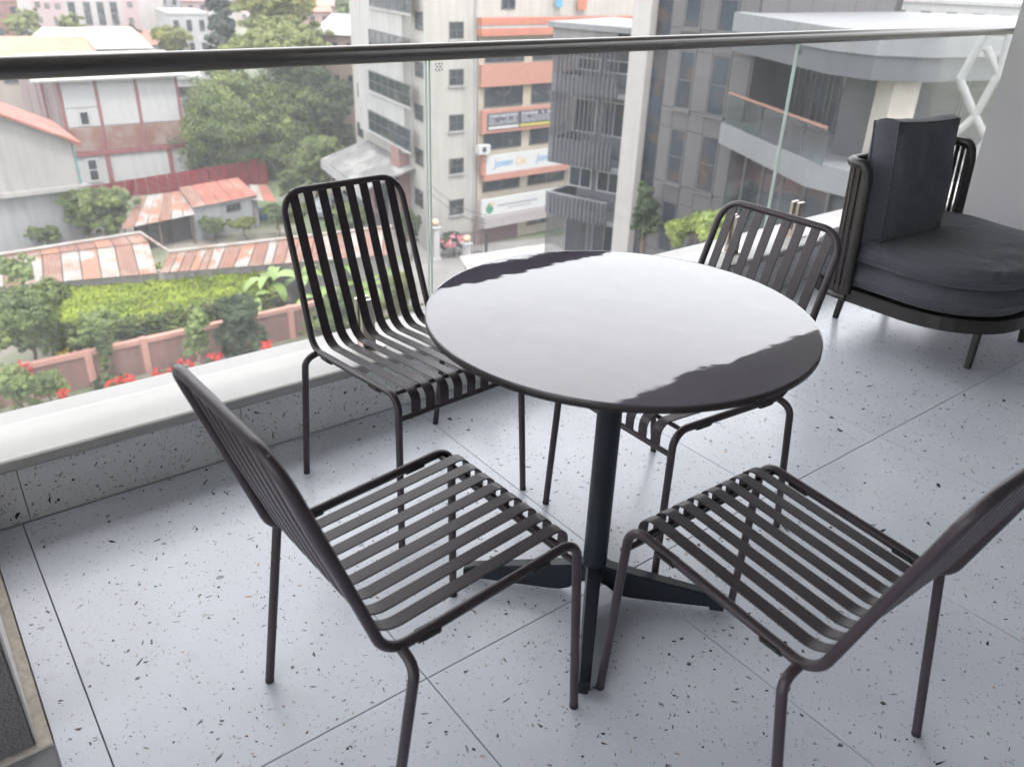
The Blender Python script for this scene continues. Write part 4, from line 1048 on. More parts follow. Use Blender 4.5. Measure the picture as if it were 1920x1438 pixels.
for i, (x, y, w_, lab) in enumerate(((215, 718, 20, 'first clump of red flowers at the foot of the terracotta wall, under the vine'), (242, 712, 14, 'second clump of red flowers at the wall foot, right of the vine'), (305, 700, 22, 'third clump of red flowers at the wall foot, past the middle post'), (345, 688, 18, 'fourth clump of red flowers below the sprawling shrub'), (402, 672, 20, 'fifth clump of red flowers, closest to the citrus tree'), (500, 650, 10, 'small red bloom right of the citrus tree by the ledge'))):
    c = P(x, y, D=41.6); t = thing('flower_clump', lab, 'flowers', (c.x, c.y, GZ), 0, 'red flowers along the garden wall'); k = 42/FPX
    leafcloud('petals', [((0, 0, c.z-GZ), (w_*k, w_*k, 12*k), 1)], 420, .09, LM['red'], t, 40+i, clump=14)
    leafcloud('leaves', [((0, 0, (c.z-GZ)*.5), (w_*k*1.1, w_*k*1.1, max(.2, (c.z-GZ)*.5)), 1)], 1600, .10, LM['mid'], t, 60+i)
    mb = MB(); mb.tube([(0, 0, 0), (0.05, 0, c.z-GZ)], .03, 5); mb.build('stem', m_bark, t)
c = P(125, 665, D=44.6); t = thing('flower_clump', 'yellow flowers beside the left bush above the wall', 'flowers', (c.x, c.y, GZ)); leafcloud('petals', [((0, 0, c.z-GZ), (.5, .4, .3), 1)], 260, .08, LM['yel'], t, 77, clump=14); MB().tube([(0, 0, 0), (0, 0, c.z-GZ)], .03, 5).build('stem', m_bark, t)
# garden ground cover
blobs = []
rr = random.Random(5)
for _ in range(160):
    x = rr.uniform(-4, 26); y = rr.uniform(33, 50); 
    if abs(y-YW) < .5: y += 1
    blobs.append(((x, y, GZ+.1), (rr.uniform(.5, 1.4), rr.uniform(.5, 1.2), rr.uniform(.2, .7)), 1))
o = leafcloud('garden_undergrowth', blobs, 50000, .13, LM['mid'], None, 9, clump=1200); setp(o, kind='stuff')
# banana plants
def banana(x, y, dist, sc, seed, lab, nl=8):
    c = P(x, y, D=dist); t = thing('banana_plant', lab, 'plant', (c.x, c.y, GZ), 0, 'banana plants behind the left chair'); rr = random.Random(seed)
    H = (c.z-GZ); MB().tube([(0, 0, 0), (.05, .02, H*.5), (0.1, 0, H)], .14, 8, rs=[.17, .13, .08]).build('stem', mat('banana_stem', (.2, .2, .09), rough=.7), t)
    for k in range(nl):
        a = k*2.4+rr.uniform(-.3, .3); L = sc*rr.uniform(.75, 1.15); up_ = rr.uniform(.35, 1.25); N_ = 9; vs = []; wmax = .27*sc/1.8*rr.uniform(.8, 1.1)
        dirv = Vector((math.cos(a), math.sin(a), 0)); side = Vector((-math.sin(a), math.cos(a), 0)); pz = H-.1; pr_ = .05
        for i in range(N_+1):
            s_ = i/N_; el = up_-1.9*s_**1.3; 
            if i: pr_ += math.cos(el)*L/N_; pz += math.sin(el)*L/N_
            w = wmax*math.sin(math.pi*min(1, .06+s_*.94))**.55 if s_ < .97 else .03
            cpt = dirv*pr_+Vector((0.1, 0, pz)); fold = Vector((0, 0, w*.35))
            vs += [cpt-side*w+fold*(-1 if rr.random() < .2 else 1)*.6, cpt, cpt+side*w+fold*.6]
        fs = []
        for i in range(N_): fs += [(3*i, 3*i+1, 3*i+4, 3*i+3), (3*i+1, 3*i+2, 3*i+5, 3*i+4)]
        MB().add(vs, fs, True).build('leaf', LM['ban'], t)
bl = [(505, 530, 49, 2.3, 'banana plant left of the chair, leaves spread over the hedge end'), (560, 520, 50, 2.1, 'banana plant seen through the first slats of the left chair'), (600, 560, 48, 2.0, 'lower banana plant behind the middle slats of the left chair'), (640, 500, 52, 2.2, 'tall banana plant under the end of the sheet roof'), (680, 540, 50, 2.0, 'banana plant behind the right slats of the left chair'), (720, 500, 53, 1.9, 'rightmost banana plant beside the lane'), (470, 560, 47, 1.6, 'small banana plant above the citrus tree'), (620, 600, 45.5, 1.6, 'short banana plant near the wall, low behind the left chair')]
for i, (x, y, d_, s_, lab) in enumerate(bl): banana(x, y, d_, s_, 100+i, lab)
tree('garden_shrub', 'dense green shrubs filling the garden behind the chair seat', 'shrub', 640, 600, 44.5, 95, 55, GZ, LM['mid'], 16000, .13, 31, sub=12)
tree('garden_shrub', 'yellow-green shrub beside the lane behind the chair back', 'shrub', 740, 560, 47, 40, 50, GZ, LM['olive'], 8000, .13, 32)
tree('street_shrub', 'dark bush left of the white gate pillar by the lane', 'shrub', 770, 430, 59, 30, 42, GZ, LM['dark'], 7000, .15, 33)

# long corrugated roof in sheets
m_sh = mat('roof_sheet_pale', (.33, .31, .29), rough=.6, var=.1, scale=.8, col2=(.27, .17, .12), c2scale=.9, c2pos=(.47, .64))
m_rs = mat('roof_sheet_rust', (.25, .13, .095), rough=.8, var=.15, scale=.8, col2=(.33, .26, .22), c2scale=.7, c2pos=(.5, .75))
m_rr = mat('roof_sheet_red', (.31, .10, .07), rough=.75, var=.15, scale=.7, col2=(.34, .26, .20), c2scale=.5, c2pos=(.5, .8))
m_pt = mat('roof_sheet_patchy', (.34, .325, .305), rough=.7, var=.12, scale=.8, col2=(.20, .095, .06), c2scale=.55, c2pos=(.46, .54))
def corr_sheet(par, a, b, c, d, m, pitch=.19, amp=.025, name='roof_sheet', over=.03):
    """corrugated sheet: a-b near (low) edge, d-c far (high) edge, corrugations run from near to far"""
    a, b, c, d = map(Vector, (a, b, c, d)); w = (b-a).length; n = max(4, min(26, int(w/pitch)*4)); nn = (b-a).cross(d-a).normalized()
    nn = nn if nn.z > 0 else -nn; vs = []
    for i in range(n+1):
        t = i/n; o = nn*(amp*math.cos(t*n*math.pi/2)); p = a.lerp(b, t)+o; q = d.lerp(c, t)+o
        vs += [p, q, q-nn*.01, p-nn*.01]
    fs = []
    for i in range(n):
        k = 4*i; fs += [(k, k+4, k+5, k+1), (k+2, k+6, k+7, k+3), (k, k+3, k+7, k+4), (k+1, k+5, k+6, k+2)]
    fs += [(0, 1, 2, 3), (4*n+3, 4*n+2, 4*n+1, 4*n)]
    return MB().add(vs, fs).build(name, m, par)
zn, zf = GZ+3.0, GZ+3.7
sr = thing('long_shed', 'long low shed under a striped rusty and pale corrugated roof behind the hedge', 'shed', (15, 60, GZ))
# right part
nA, nB = P(300, 512, z=zn), P(735, 478, z=zn); fA, fB = P(318, 474, z=zf), P(735, 426, z=zf)
NS = 21
rw = random.Random(4); ed = [0]
for k in range(NS): ed.append(ed[-1]+rw.uniform(.6, 1.4))
for k in range(NS):
    t0, t1 = ed[k]/ed[-1], ed[k+1]/ed[-1]
    corr_sheet(sr, nA.lerp(nB, t0), nA.lerp(nB, t1-.004), fA.lerp(fB, t1-.004), fA.lerp(fB, t0), (m_sh if rw.random() < .6 else m_pt) if k % 2 else m_rs)
# left part: wider bay
nC, nD = P(-30, 540, z=zn), P(296, 512, z=zn); mC, mD = P(-30, 492, z=zf-.25), P(280, 455, z=zf-.25); fC, fD = P(-30, 484, z=zf), P(264, 438, z=zf)
for k in range(9):
    t0, t1 = k/9, (k+1)/9
    corr_sheet(sr, nC.lerp(nD, t0), nC.lerp(nD, t1-.006), mC.lerp(mD, t1-.006), mC.lerp(mD, t0), (m_sh, m_rs, m_pt, m_rs, m_sh, m_pt, m_sh, m_rs, m_pt)[k])
    corr_sheet(sr, mC.lerp(mD, t0)+Vector((0, 0, .05)), mC.lerp(mD, t1-.006)+Vector((0, 0, .05)), fC.lerp(fD, t1-.006), fC.lerp(fD, t0), m_rs if k % 3 else m_pt)
MB().tube([fC+Vector((0, 0, .06)), fD+Vector((0, 0, .06)), fA+Vector((0, 0, .06)), fB+Vector((0, 0, .06))], .12, 6).build('ridge_cap', m_sh, sr)
m_shw = mat('shed_wall', (.2, .19, .18), rough=.9, var=.15)
for (a, b) in ((nC, nD), (nA, nB)):
    n_ = Vector((0, .5, 0)); MB().prism([(a.x, a.y+.5), (b.x, b.y+.5), (b.x, b.y+.7), (a.x, a.y+.7)], GZ, zn-.02).build('wall', m_shw, sr)
MB().prism([(fC.x, fC.y-.2), (fD.x, fD.y-.2), (fD.x, fD.y-.4), (fC.x, fC.y-.4)], GZ, zf-.15).build('wall', m_shw, sr)
MB().prism([(fA.x, fA.y-.2), (fB.x, fB.y-.2), (fB.x, fB.y-.4), (fA.x, fA.y-.4)], GZ, zf-.15).build('wall', m_shw, sr)

# small grey shed with rusty roof
m_cb = mat('shed_concrete', (.34, .35, .36), rough=.9, var=.08, streak=.15)
sd_ = thing('garden_shed', 'small grey shed with an orange rusted corrugated roof and one window', 'shed', (22, 70, GZ))
z1_, z2_ = GZ+2.7, GZ+3.5
a, b = P(362, 390, z=z1_), P(484, 366, z=z1_); c, d = P(446, 333, z=z2_), P(335, 352, z=z2_)
for k in range(5):
    t0, t1 = k/5, (k+1)/5; corr_sheet(sd_, a.lerp(b, t0), a.lerp(b, t1-.01), d.lerp(c, t1-.01), d.lerp(c, t0), m_rr if k else m_rs)
wa, wb = a.lerp(d, .08), b.lerp(c, .08)
MB().prism([(wa.x, wa.y), (wb.x, wb.y), (c.x-.2, c.y-.3), (d.x+.1, d.y-.3)], GZ, z1_-.03).build('wall', m_cb, sd_)
fs_ = Facade(Vector((wa.x, wa.y, 0)), math.degrees(math.atan2(wb.y-wa.y, wb.x-wa.x)), -1)
window(sd_, fs_, fs_.rect(424, 382, 451, 396), bars=(2, 0))
sl_ = thing('lean_to', 'low open lean-to with rust streaked white roofing left of the grey shed', 'shed', (17, 69, GZ))
a, b = P(228, 430, z=GZ+2.3), P(366, 402, z=GZ+2.3); c, d = P(352, 356, z=GZ+3.2), P(262, 370, z=GZ+3.0)
for k in range(6):
    t0, t1 = k/6, (k+1)/6; corr_sheet(sl_, a.lerp(b, t0), a.lerp(b, t1-.01), d.lerp(c, t1-.01), d.lerp(c, t0), (m_rs, m_pt, m_pt, m_rs, m_pt, m_pt)[k])
for t_ in (.05, .5, .95):
    q = a.lerp(b, t_); MB().tube([(q.x, q.y+.2, GZ), (q.x, q.y+.2, GZ+2.25)], .06, 6).build('post', m_bark, sl_)
MB().prism([(a.x+1.2, a.y+1.6), (b.x, b.y+1.6), (b.x, b.y+1.8), (a.x+1.2, a.y+1.8)], GZ, GZ+2.3).build('wall', mat('lean_to_wall', (.05, .045, .045), rough=.9), sl_)
# side porch with blue barrels
po = thing('porch_roof', 'small porch with pale and red roofing right of the grey shed', 'shed', (28, 72, GZ))
a, b = P(472, 375, z=GZ+2.4), P(518, 378, z=GZ+2.4); c, d = P(500, 348, z=GZ+2.9), P(468, 346, z=GZ+2.9)
corr_sheet(po, a, a.lerp(b, .48), d.lerp(c, .48), d, m_sh); corr_sheet(po, a.lerp(b, .5), b, c, d.lerp(c, .5), m_rr)
MB().tube([(b.x-.1, b.y+.1, GZ), (b.x-.1, b.y+.1, GZ+2.38)], .06, 6).build('post', m_bark, po)
MB().tube([(a.x+.1, a.y+.1, GZ), (a.x+.1, a.y+.1, GZ+2.38)], .06, 6).build('post', m_bark, po)
m_bl = mat('barrel_blue', (.05, .17, .36), rough=.5)
for i, (x, y) in enumerate(((495, 402), (484, 400))):
    c = P(x, y+10, z=GZ); o = MB().lathe([(.0001, 0), (.3, 0), (.32, .05), (.32, .32), (.335, .36), (.32, .4), (.32, .62), (.335, .66), (.32, .7), (.32, .95), (.29, 1.0), (.0001, 1.0)], 14, (0, 0, 0)).build('water_barrel', m_bl)
    o.location = c; setp(o, ('blue plastic barrel under the porch, right one of the pair', 'blue plastic barrel against the grey shed, left one of the pair')[i], 'barrel', 'blue barrels under the porch')
tree('round_bush', 'large round green bush between the grey gabled house and the lean-to', 'bush', 192, 402, 68.5, 68, 46, GZ, LM['mid'], 16000, .19, 34, sub=10)
tree('round_bush', 'small scrubby bush below the grey gabled house wall', 'bush', 85, 440, 68, 34, 18, GZ, LM['mid'], 4000, .17, 35)
for i, (x, y, w_, h_) in enumerate(((400, 425, 34, 16), (460, 420, 34, 14), (520, 410, 28, 22), (560, 400, 30, 24), (540, 350, 22, 26))):
    tree('scrub', ('weedy growth below the shed wall, left part', 'weedy growth below the shed window', 'weedy growth beside the blue barrels', 'scrub right of the barrels behind the chair', 'scrub behind the porch under the big tree')[i], 'bush', x, y, 66-i*.5 if i < 4 else 74, w_, h_, GZ, LM['olive' if i % 2 else 'mid'], 4500, .16, 130+i, group='scrub around the grey shed')

# ------------------------------------------------------------------ grey gabled house at the left edge
m_gh = mat('grey_house_wall', (.36, .35, .335), rough=.9, var=.06, scale=.5, streak=.15)
m_gh2 = mat('grey_house_base', (.32, .32, .325), rough=.9, var=.06, scale=.5, streak=.2)
FH = Facade(P(150, 345, D=69), 0, -1)
gh = thing('gabled_house', 'pale grey gable wall with a thin red roof edge at the left edge', 'house', FH.o+Vector((0, 0, GZ)))
zl = FH.pix(145, 346)[1]
e1 = FH.pix(131, 262); e0 = (-16, FH.pix(-60, 192)[1])
pk = (FH.pix(-60, 190))
vs = [(e0[0], zl), (0, zl), (e1[0], e1[1]-.15), (pk[0], pk[1]-.1), (e0[0], pk[1]-.6)]
m_ = MB(); f_ = [FH.pt(u, z, 0) for u, z in vs]; bk = [FH.pt(u, z, -9) for u, z in vs]; n = len(vs)
m_.add(f_+bk, [tuple(range(n)), tuple(range(n, 2*n))[::-1]]+[(k, n+k, n+(k+1) % n, (k+1) % n) for k in range(n)]).build('gable_wall', m_gh, gh)
fpart('base_wall', gh, FH, [(e0[0], -.2, GZ, zl-.3, -9, -.1)], m_gh2)
fpart('ledge', gh, FH, [(e0[0], .35, zl-.3, zl, -.2, .5)], m_gh)
sl1 = [Vector(FH.pt(e1[0]+.6, e1[1]-.15, .7)), Vector(FH.pt(pk[0], pk[1], .7)), Vector(FH.pt(pk[0], pk[1], -9.3)), Vector(FH.pt(e1[0]+.6, e1[1]-.15, -9.3))]
MB().slab(sl1, .16).build('roof', m_rr, gh)
fpart('corner_pipe', gh, FH, [(.02, .14, zl, e1[1]-.4, -.1, .1)], mat('pipe_teal', (.1, .3, .28), rough=.6))

# ------------------------------------------------------------------ white and brick two-storey house
m_pw = mat('house_panel_white', (.50, .50, .50), rough=.75, var=.03, scale=.4)
m_br = mat('house_brick', (.25, .115, .08), rough=.9, var=.12, scale=2.5, col2=(.32, .24, .21), c2scale=.6, streak=.1)
m_mar = mat('maroon_beam', (.16, .05, .055), rough=.8, var=.1)
m_pk = mat('pink_sheet_wall', (.30, .22, .22), rough=.8, var=.1, streak=.25)
DH = 86
h0 = P(120, 250, D=DH); h1 = P(340, 240, D=DH+2.0)
azh = math.degrees(math.atan2(h1.y-h0.y, h1.x-h0.x)); FB = Facade(Vector((h0.x, h0.y, 0)), azh, -1)
H2 = thing('panelled_house', 'two-storey house of white panels and brick band with maroon beams beyond the shed', 'house', (h0.x, h0.y, GZ))
def fz(x, y): return FB.pix(x, y)
uL, uRt = fz(118, 200)[0], fz(340, 200)[0]; zr_ = fz(230, 145)[1]; zbt = fz(260, 213+23)[1]; 
zb1 = (fz(124, 246)[1]+fz(338, 222)[1])/2; zb0 = (fz(135, 292)[1]+fz(340, 265)[1])/2
fpart('core', H2, FB, [(uL+.05, uRt-.05, GZ, zr_, -9, -.08)], m_pw)
xs_ = [118, 187, 262, 338]
for i in range(3):
    a, b = fz(xs_[i], 200)[0]+.1, fz(xs_[i+1], 195)[0]-.1
    if i == 0:
        zm = fz(150, 203)[1]
        wr = FB.rect(148, 208, 169, 237)
        fpart('wall_panel', H2, FB, [(a, b, zm+.05, zr_-.1, -.08, 0)], m_pw)
        fpart('wall_panel', H2, FB, [(a, wr[0]-.05, zb1+.05, zm-.05, -.08, 0), ], m_pw); fpart('wall_panel', H2, FB, [(wr[1]+.05, b, zb1+.05, zm-.05, -.08, 0)], m_pw)
        window(H2, FB, wr, fr=m_wfw, bars=(0, 0), fw=.14)
    else: fpart('wall_panel', H2, FB, [(a, b, zb1+.05, zr_-.1, -.08, 0)], m_pw)
    fpart('brick_band', H2, FB, [(a, b, zb0+.05, zb1-.05, -.08, .02)], m_br)
for i in range(4):
    u = fz(xs_[i], 210)[0]; fpart('maroon_post', H2, FB, [(u-.12, u+.12, zb0, zr_, -.1, .08)], m_mar)
fpart('maroon_beam', H2, FB, [(uL, uRt, zb0-.4, zb0, -.1, .15)], m_mar)
# ground storey set back
wl_ = [fz(140, 330)[0], fz(203, 320)[0], fz(318, 300)[0]]
a, b = wl_[0], wl_[1]-.2
wr = FB.rect(163, 296, 187, 342)
fpart('wall_panel', H2, FB, [(a, wr[0]-.05, GZ+.3, zb0-.45, -.3, -.1)], m_pw); fpart('wall_panel', H2, FB, [(wr[1]+.05, b, GZ+.3, zb0-.45, -.3, -.1)], m_pw)
window(H2, FB, wr, fr=m_wfw, bars=(0, 1), fw=.2)
fpart('wall_panel', H2, FB, [(wl_[1]+.5, wl_[2]-.15, fz(260, 335)[1], zb0-.55, -.3, -.05)], m_pw)
for u in (wl_[1]+.15, wl_[2]+.1): fpart('maroon_post', H2, FB, [(u-.2, u+.2, GZ, zb0-.4, -.1, .1)], m_mar)
# eave and side wall
ev = [FB.pt(uL-2.2, zr_+.1, 1.0), FB.pt(uRt+.5, zr_+.1, 1.0), FB.pt(uRt+.5, zr_+1.7, -5), FB.pt(uL-2.2, zr_+1.7, -5)]
MB().slab(ev, .18).build('roof', mat('roof_white', (.46, .455, .44), rough=.7, var=.06, streak=.1), H2)
q = P(36, 160, D=DH+9); FS_ = Facade(Vector(FB.pt(uL, 0)), math.degrees(math.atan2(q.y-FB.pt(uL, 0)[1], q.x-FB.pt(uL, 0)[0])), 1)
if FS_.n.x > 0: FS_ = Facade(Vector(FB.pt(uL, 0)), math.degrees(math.atan2(q.y-FB.pt(uL, 0)[1], q.x-FB.pt(uL, 0)[0])), -1)
Ls = (Vector((q.x, q.y, 0))-Vector(FB.pt(uL, 0))).length
ns = 9
for k in range(ns): fpart('sheet_wall', H2, FS_, [(.05+k*Ls/ns, (k+1)*Ls/ns-.03, GZ, zr_-.2, -.1, 0.0+.03*(k % 2))], m_pk)
u = FS_.pix(88, 200)[0]; fpart('drain_pipe', H2, FS_, [(u-.12, u+.12, GZ, zr_-.3, .03, .2)], m_mar)
# red corrugated fence
m_rf = mat('red_fence_sheet', (.27, .03, .04), rough=.7, var=.12, streak=.2)
a = P(150, 352, D=81.5); b = P(499, 297, D=83.5)
rf = thing('sheet_fence', 'long dark red corrugated metal fence in front of the panelled house', 'fence', (a.x, a.y, GZ))
n = 18; zt1 = GZ+2.6
za_, zb_ = a.z, b.z
for k in range(n):
    p = a.lerp(b, k/n); q = a.lerp(b, (k+1)/n-.002); dn = Vector((q.y-p.y, -(q.x-p.x), 0)).normalized()*.03
    vs = []; nn = 16
    for i in range(nn+1):
        c = p.lerp(q, i/nn)+dn*math.cos(i*math.pi/1.5)*1.0; vs += [(c.x, c.y, GZ), (c.x, c.y, c.z)]
    MB().add(vs, [(2*i, 2*i+2, 2*i+3, 2*i+1) for i in range(nn)]).build('sheet', m_rf, rf)
MB().tube([a+Vector((0, .1, -.9)), b+Vector((0, .1, -.9))], .05, 5).build('rail', m_mar, rf)

# ------------------------------------------------------------------ trees in the middle distance
tree('broadleaf_tree', 'big round broadleaf tree in front of the white office block, left of it', 'tree', 475, 232, 89, 138, 100, GZ, LM['mid'], 56000, .24, 50, sub=18)
tree('broadleaf_tree', 'darker tree crown joining the big tree at its right, against the office block', 'tree', 600, 210, 88, 62, 95, GZ, LM['dark'], 22000, .24, 51, sub=10)
tree('broadleaf_tree', 'lower leafy crown in front of the big tree, over the street', 'tree', 588, 305, 76, 66, 46, GZ, LM['mid'], 18000, .21, 52, sub=10)
tree('broadleaf_tree', 'bright yellow-green tree top rising above the handrail', 'tree', 520, 84, 92, 100, 44, GZ, LM['top'], 26000, .27, 53, sub=12)
tree('broadleaf_tree', 'mottled olive tree top behind the bright one, touching the frame top', 'tree', 515, 18, 104, 72, 58, GZ, LM['olive'], 20000, .3, 54, sub=12)
tree('broadleaf_tree', 'dark tree at the left of the red fence end', 'tree', 365, 262, 92, 34, 55, GZ, LM['dark'], 12000, .24, 55, sub=7)
tree('street_shrub', 'low tree by the street between the big tree and the awning', 'tree', 655, 410, 62, 42, 40, GZ, LM['mid'], 9000, .18, 56)
tree('broadleaf_tree', 'small distant green tree left of the office roofline', 'tree', 640, 12, 150, 22, 22, GZ, LM['mid'], 5000, .4, 57)
tree('broadleaf_tree', 'fuzzy pale tree in front of the red brick house at the upper left corner', 'tree', 38, 46, 128, 34, 24, GZ, LM['top'], 4000, .3, 70)
tree('broadleaf_tree', 'small pale tree in front of the pink office block', 'tree', 130, 46, 126, 26, 18, GZ, LM['top'], 3000, .3, 71)
tree('broadleaf_tree', 'dry brownish tree under the tall slit windows', 'tree', 232, 78, 116, 36, 22, GZ, LM['dry'], 3000, .3, 72)
# conifer
c = P(416, 60, D=112); t = thing('conifer', 'tall dark blue-green conifer behind the yellow-green trees', 'tree', (c.x, c.y, GZ))
leafcloud('crown', [((0, 0, 4+k*1.6), (2.6*(1-k/16), 2.6*(1-k/16), 1.6), 1.4-k/16) for k in range(15)], 16000, .36, LM['conif'], t, 8); MB().tube([(0, 0, 0), (0, 0, 27)], .3, 7, rs=[.35, .1]).build('trunk', m_bark, t)
# palm
c = P(322, 72, D=118); t = thing('palm_tree', 'small fan palm in front of the white blocks, above the handrail', 'palm', (c.x, c.y, GZ)); H = c.z-GZ
MB().tube([(0, 0, 0), (.1, 0, H)], .22, 7).build('trunk', m_bark, t)
leafcloud('crown', [((0, 0, H), (2.3, 2.3, 1.5), 1), ((0, 0, H-1.2), (1.5, 1.5, 1.4), 1)], 4200, .6, LM['olive'], t, 9, squash=.35)
# leafy top just outside the railing
tree('courtyard_tree', 'fresh yellow-green tree top just beyond the ledge, behind the right chair', 'tree', 1268, 440, 27, 27, 36, GZ, LM['fresh'], 2200, .24, 58, sub=7)
tree('courtyard_tree', 'second fresh tree top touching the ledge beside the right chair', 'tree', 1325, 432, 26, 40, 36, GZ, LM['fresh'], 2800, .24, 59, sub=8)
tree('courtyard_tree', 'dark green bushes at the foot of the mirror glass strip', 'bush', 1215, 400, 33, 30, 60, GZ, LM['dark'], 6000, .17, 60, sub=7)

# ------------------------------------------------------------------ gate, pillars, flowers, low wall, street bits
m_gp = mat('pillar_white', (.52, .52, .52), rough=.8, var=.05, streak=.15); m_globe = mat('globe_lamp', (.60, .44, .30), rough=.3, var=.1)
m_iron = mat('black_iron', (.02, .022, .025), rough=.5)
for i, (x, yb_, yt) in enumerate(((817, 488, 428), (875, 478, 458))):
    b = P(x, yb_, z=GZ) if i == 0 else P(x, 490, z=GZ); D_ = math.hypot(b.x, b.y); zt2 = P(x, yt, D=D_).z
    t = thing('gate_pillar', ('taller white gate pillar with an amber globe, left side of the gate', 'shorter white gate pillar with an amber globe behind the pink flowers')[i], 'pillar', b, 0, 'white gate pillars with globes')
    h = zt2-GZ; MB().bbox(-.24, .24, -.24, .24, 0, h, .02).build('shaft', m_gp, t); MB().bbox(-.34, .34, -.34, .34, h+.001, h+.14, .02).build('cap', m_gp, t); MB().bbox(-.34, .34, -.34, .34, 0, .25, .02).build('plinth', m_gp, t)
    MB().sphere((0, 0, h+.42), .29).build('globe', m_globe, t)
a = P(822, 486, z=GZ); b = P(905, 478, z=GZ)
gt = thing('iron_gate', 'dark iron railings with pink flowers growing through them beside the white pillars', 'gate', a)
d = b-a
for k in range(14): q = d*(k+.5)/14; MB().tube([(q.x, q.y, 0), (q.x, q.y, 2.0)], .025, 5).build('bar', m_iron, gt)
for z in (.3, 1.8): MB().tube([(0, 0, z), (d.x, d.y, z)], .03, 5).build('rail', m_iron, gt)
c = a.lerp(b, .35); t = thing('flowering_shrub', 'pink flowering bush tangled in the iron gate', 'shrub', (c.x, c.y, GZ)); leafcloud('leaves', [((0, .3, 1), (1.3, .6, .9), 1)], 4000, .13, LM['dark'], t, 91); leafcloud('petals', [((0, -.1, 1.1), (1.3, .6, .8), 1)], 330, .13, LM['pink'], t, 92, clump=26); MB().tube([(0, 0, 0), (0, 0, 1)], .05, 5).build('stem', m_bark, t)
# pale flat roof of a low kiosk / wall in front
zk = GZ+2.2
po_ = [P(x, y, z=zk) for x, y in ((862, 481), (1028, 456), (1150, 500), (900, 540))]
ks = thing('kiosk', 'low kiosk with a flat pale roof behind the table edge', 'kiosk', (po_[0].x, po_[0].y, GZ))
MB().prism([(p.x, p.y) for p in po_], zk-.18, zk).build('roof', mat('kiosk_roof', (.48, .47, .45), rough=.9, var=.1, col2=(.36, .35, .33), c2scale=.6), ks)
cen = sum(po_, Vector())/4; MB().prism([((p.x-cen.x)*.93+cen.x, (p.y-cen.y)*.93+cen.y) for p in po_], GZ, zk-.182).build('wall', mat('kiosk_wall', (.3, .31, .34), rough=.9, var=.1), ks)
q = P(911, 492, z=GZ); t = MB().tube([(0, 0, 0), (0, 0, P(911, 440, D=math.hypot(q.x, q.y)).z-GZ)], .11, 8).build('street_post', m_iron); t.location = q; setp(t, 'dark upright post standing by the kiosk roof in the street', 'post')
for i, (h_, lab) in enumerate(((5.6, 'upper dark cable strung from the street post to the office block'), (5.0, 'lower dark cable sagging from the street post to the office block'))):
    a_ = Vector((q.x, q.y, GZ+h_-2)); b_ = Vector((K.x-.1, K.y-.1, GZ+h_)); pts = [a_.lerp(b_, k/10)-Vector((0, 0, .5*(1-(k/5-1)**2))) for k in range(11)]
    o = MB().tube(pts, .022, 5).build('cable', m_iron); setp(o, lab, 'cable')
# parked cars glimpsed under the tree
def car(x, y, az, col, lab, sc=1):
    p = P(x, y, z=GZ); t = thing('parked_car', lab, 'car', p, R(az), 'cars parked by the awning')
    mc = mat('car_paint_'+lab.split()[0], col, rough=.3, var=.03)
    prof = [(-2.1, .35), (-2.1, .75), (-1.9, .95), (-1.45, 1.0), (-.95, 1.42), (.55, 1.45), (1.15, 1.0), (1.95, .88), (2.12, .7), (2.12, .35)]
    vs = [(px_, -.82+ (0.12 if z_ > 1.1 else 0), z_) for px_, z_ in prof]+[(px_, .82-(0.12 if z_ > 1.1 else 0), z_) for px_, z_ in prof]; n = len(prof)
    MB().add(vs, [tuple(range(n))[::-1], tuple(range(n, 2*n))]+[(k, (k+1) % n, n+(k+1) % n, n+k) for k in range(n)]).build('body', mc, t)
    MB().hexa([(-1.3, -.835, 1.02), (.95, -.835, 1.02), (.95, .835, 1.02), (-1.3, .835, 1.02), (-.85, -.715, 1.38), (.45, -.715, 1.38), (.45, .715, 1.38), (-.85, .715, 1.38)]).build('window', m_pane, t)
    for wx in (-1.3, 1.35):
        for wy in (-.84, .84): MB().tube([(wx, wy-.1, .33), (wx, wy+.1, .33)], .33, 14).build('wheel', m_rub, t)
car(612, 402, 50, (.12, .13, .15), 'dark car parked in the lane behind the chair top rail')
car(665, 385, 80, (.5, .5, .52), 'silver car parked beside the awning of the office block')

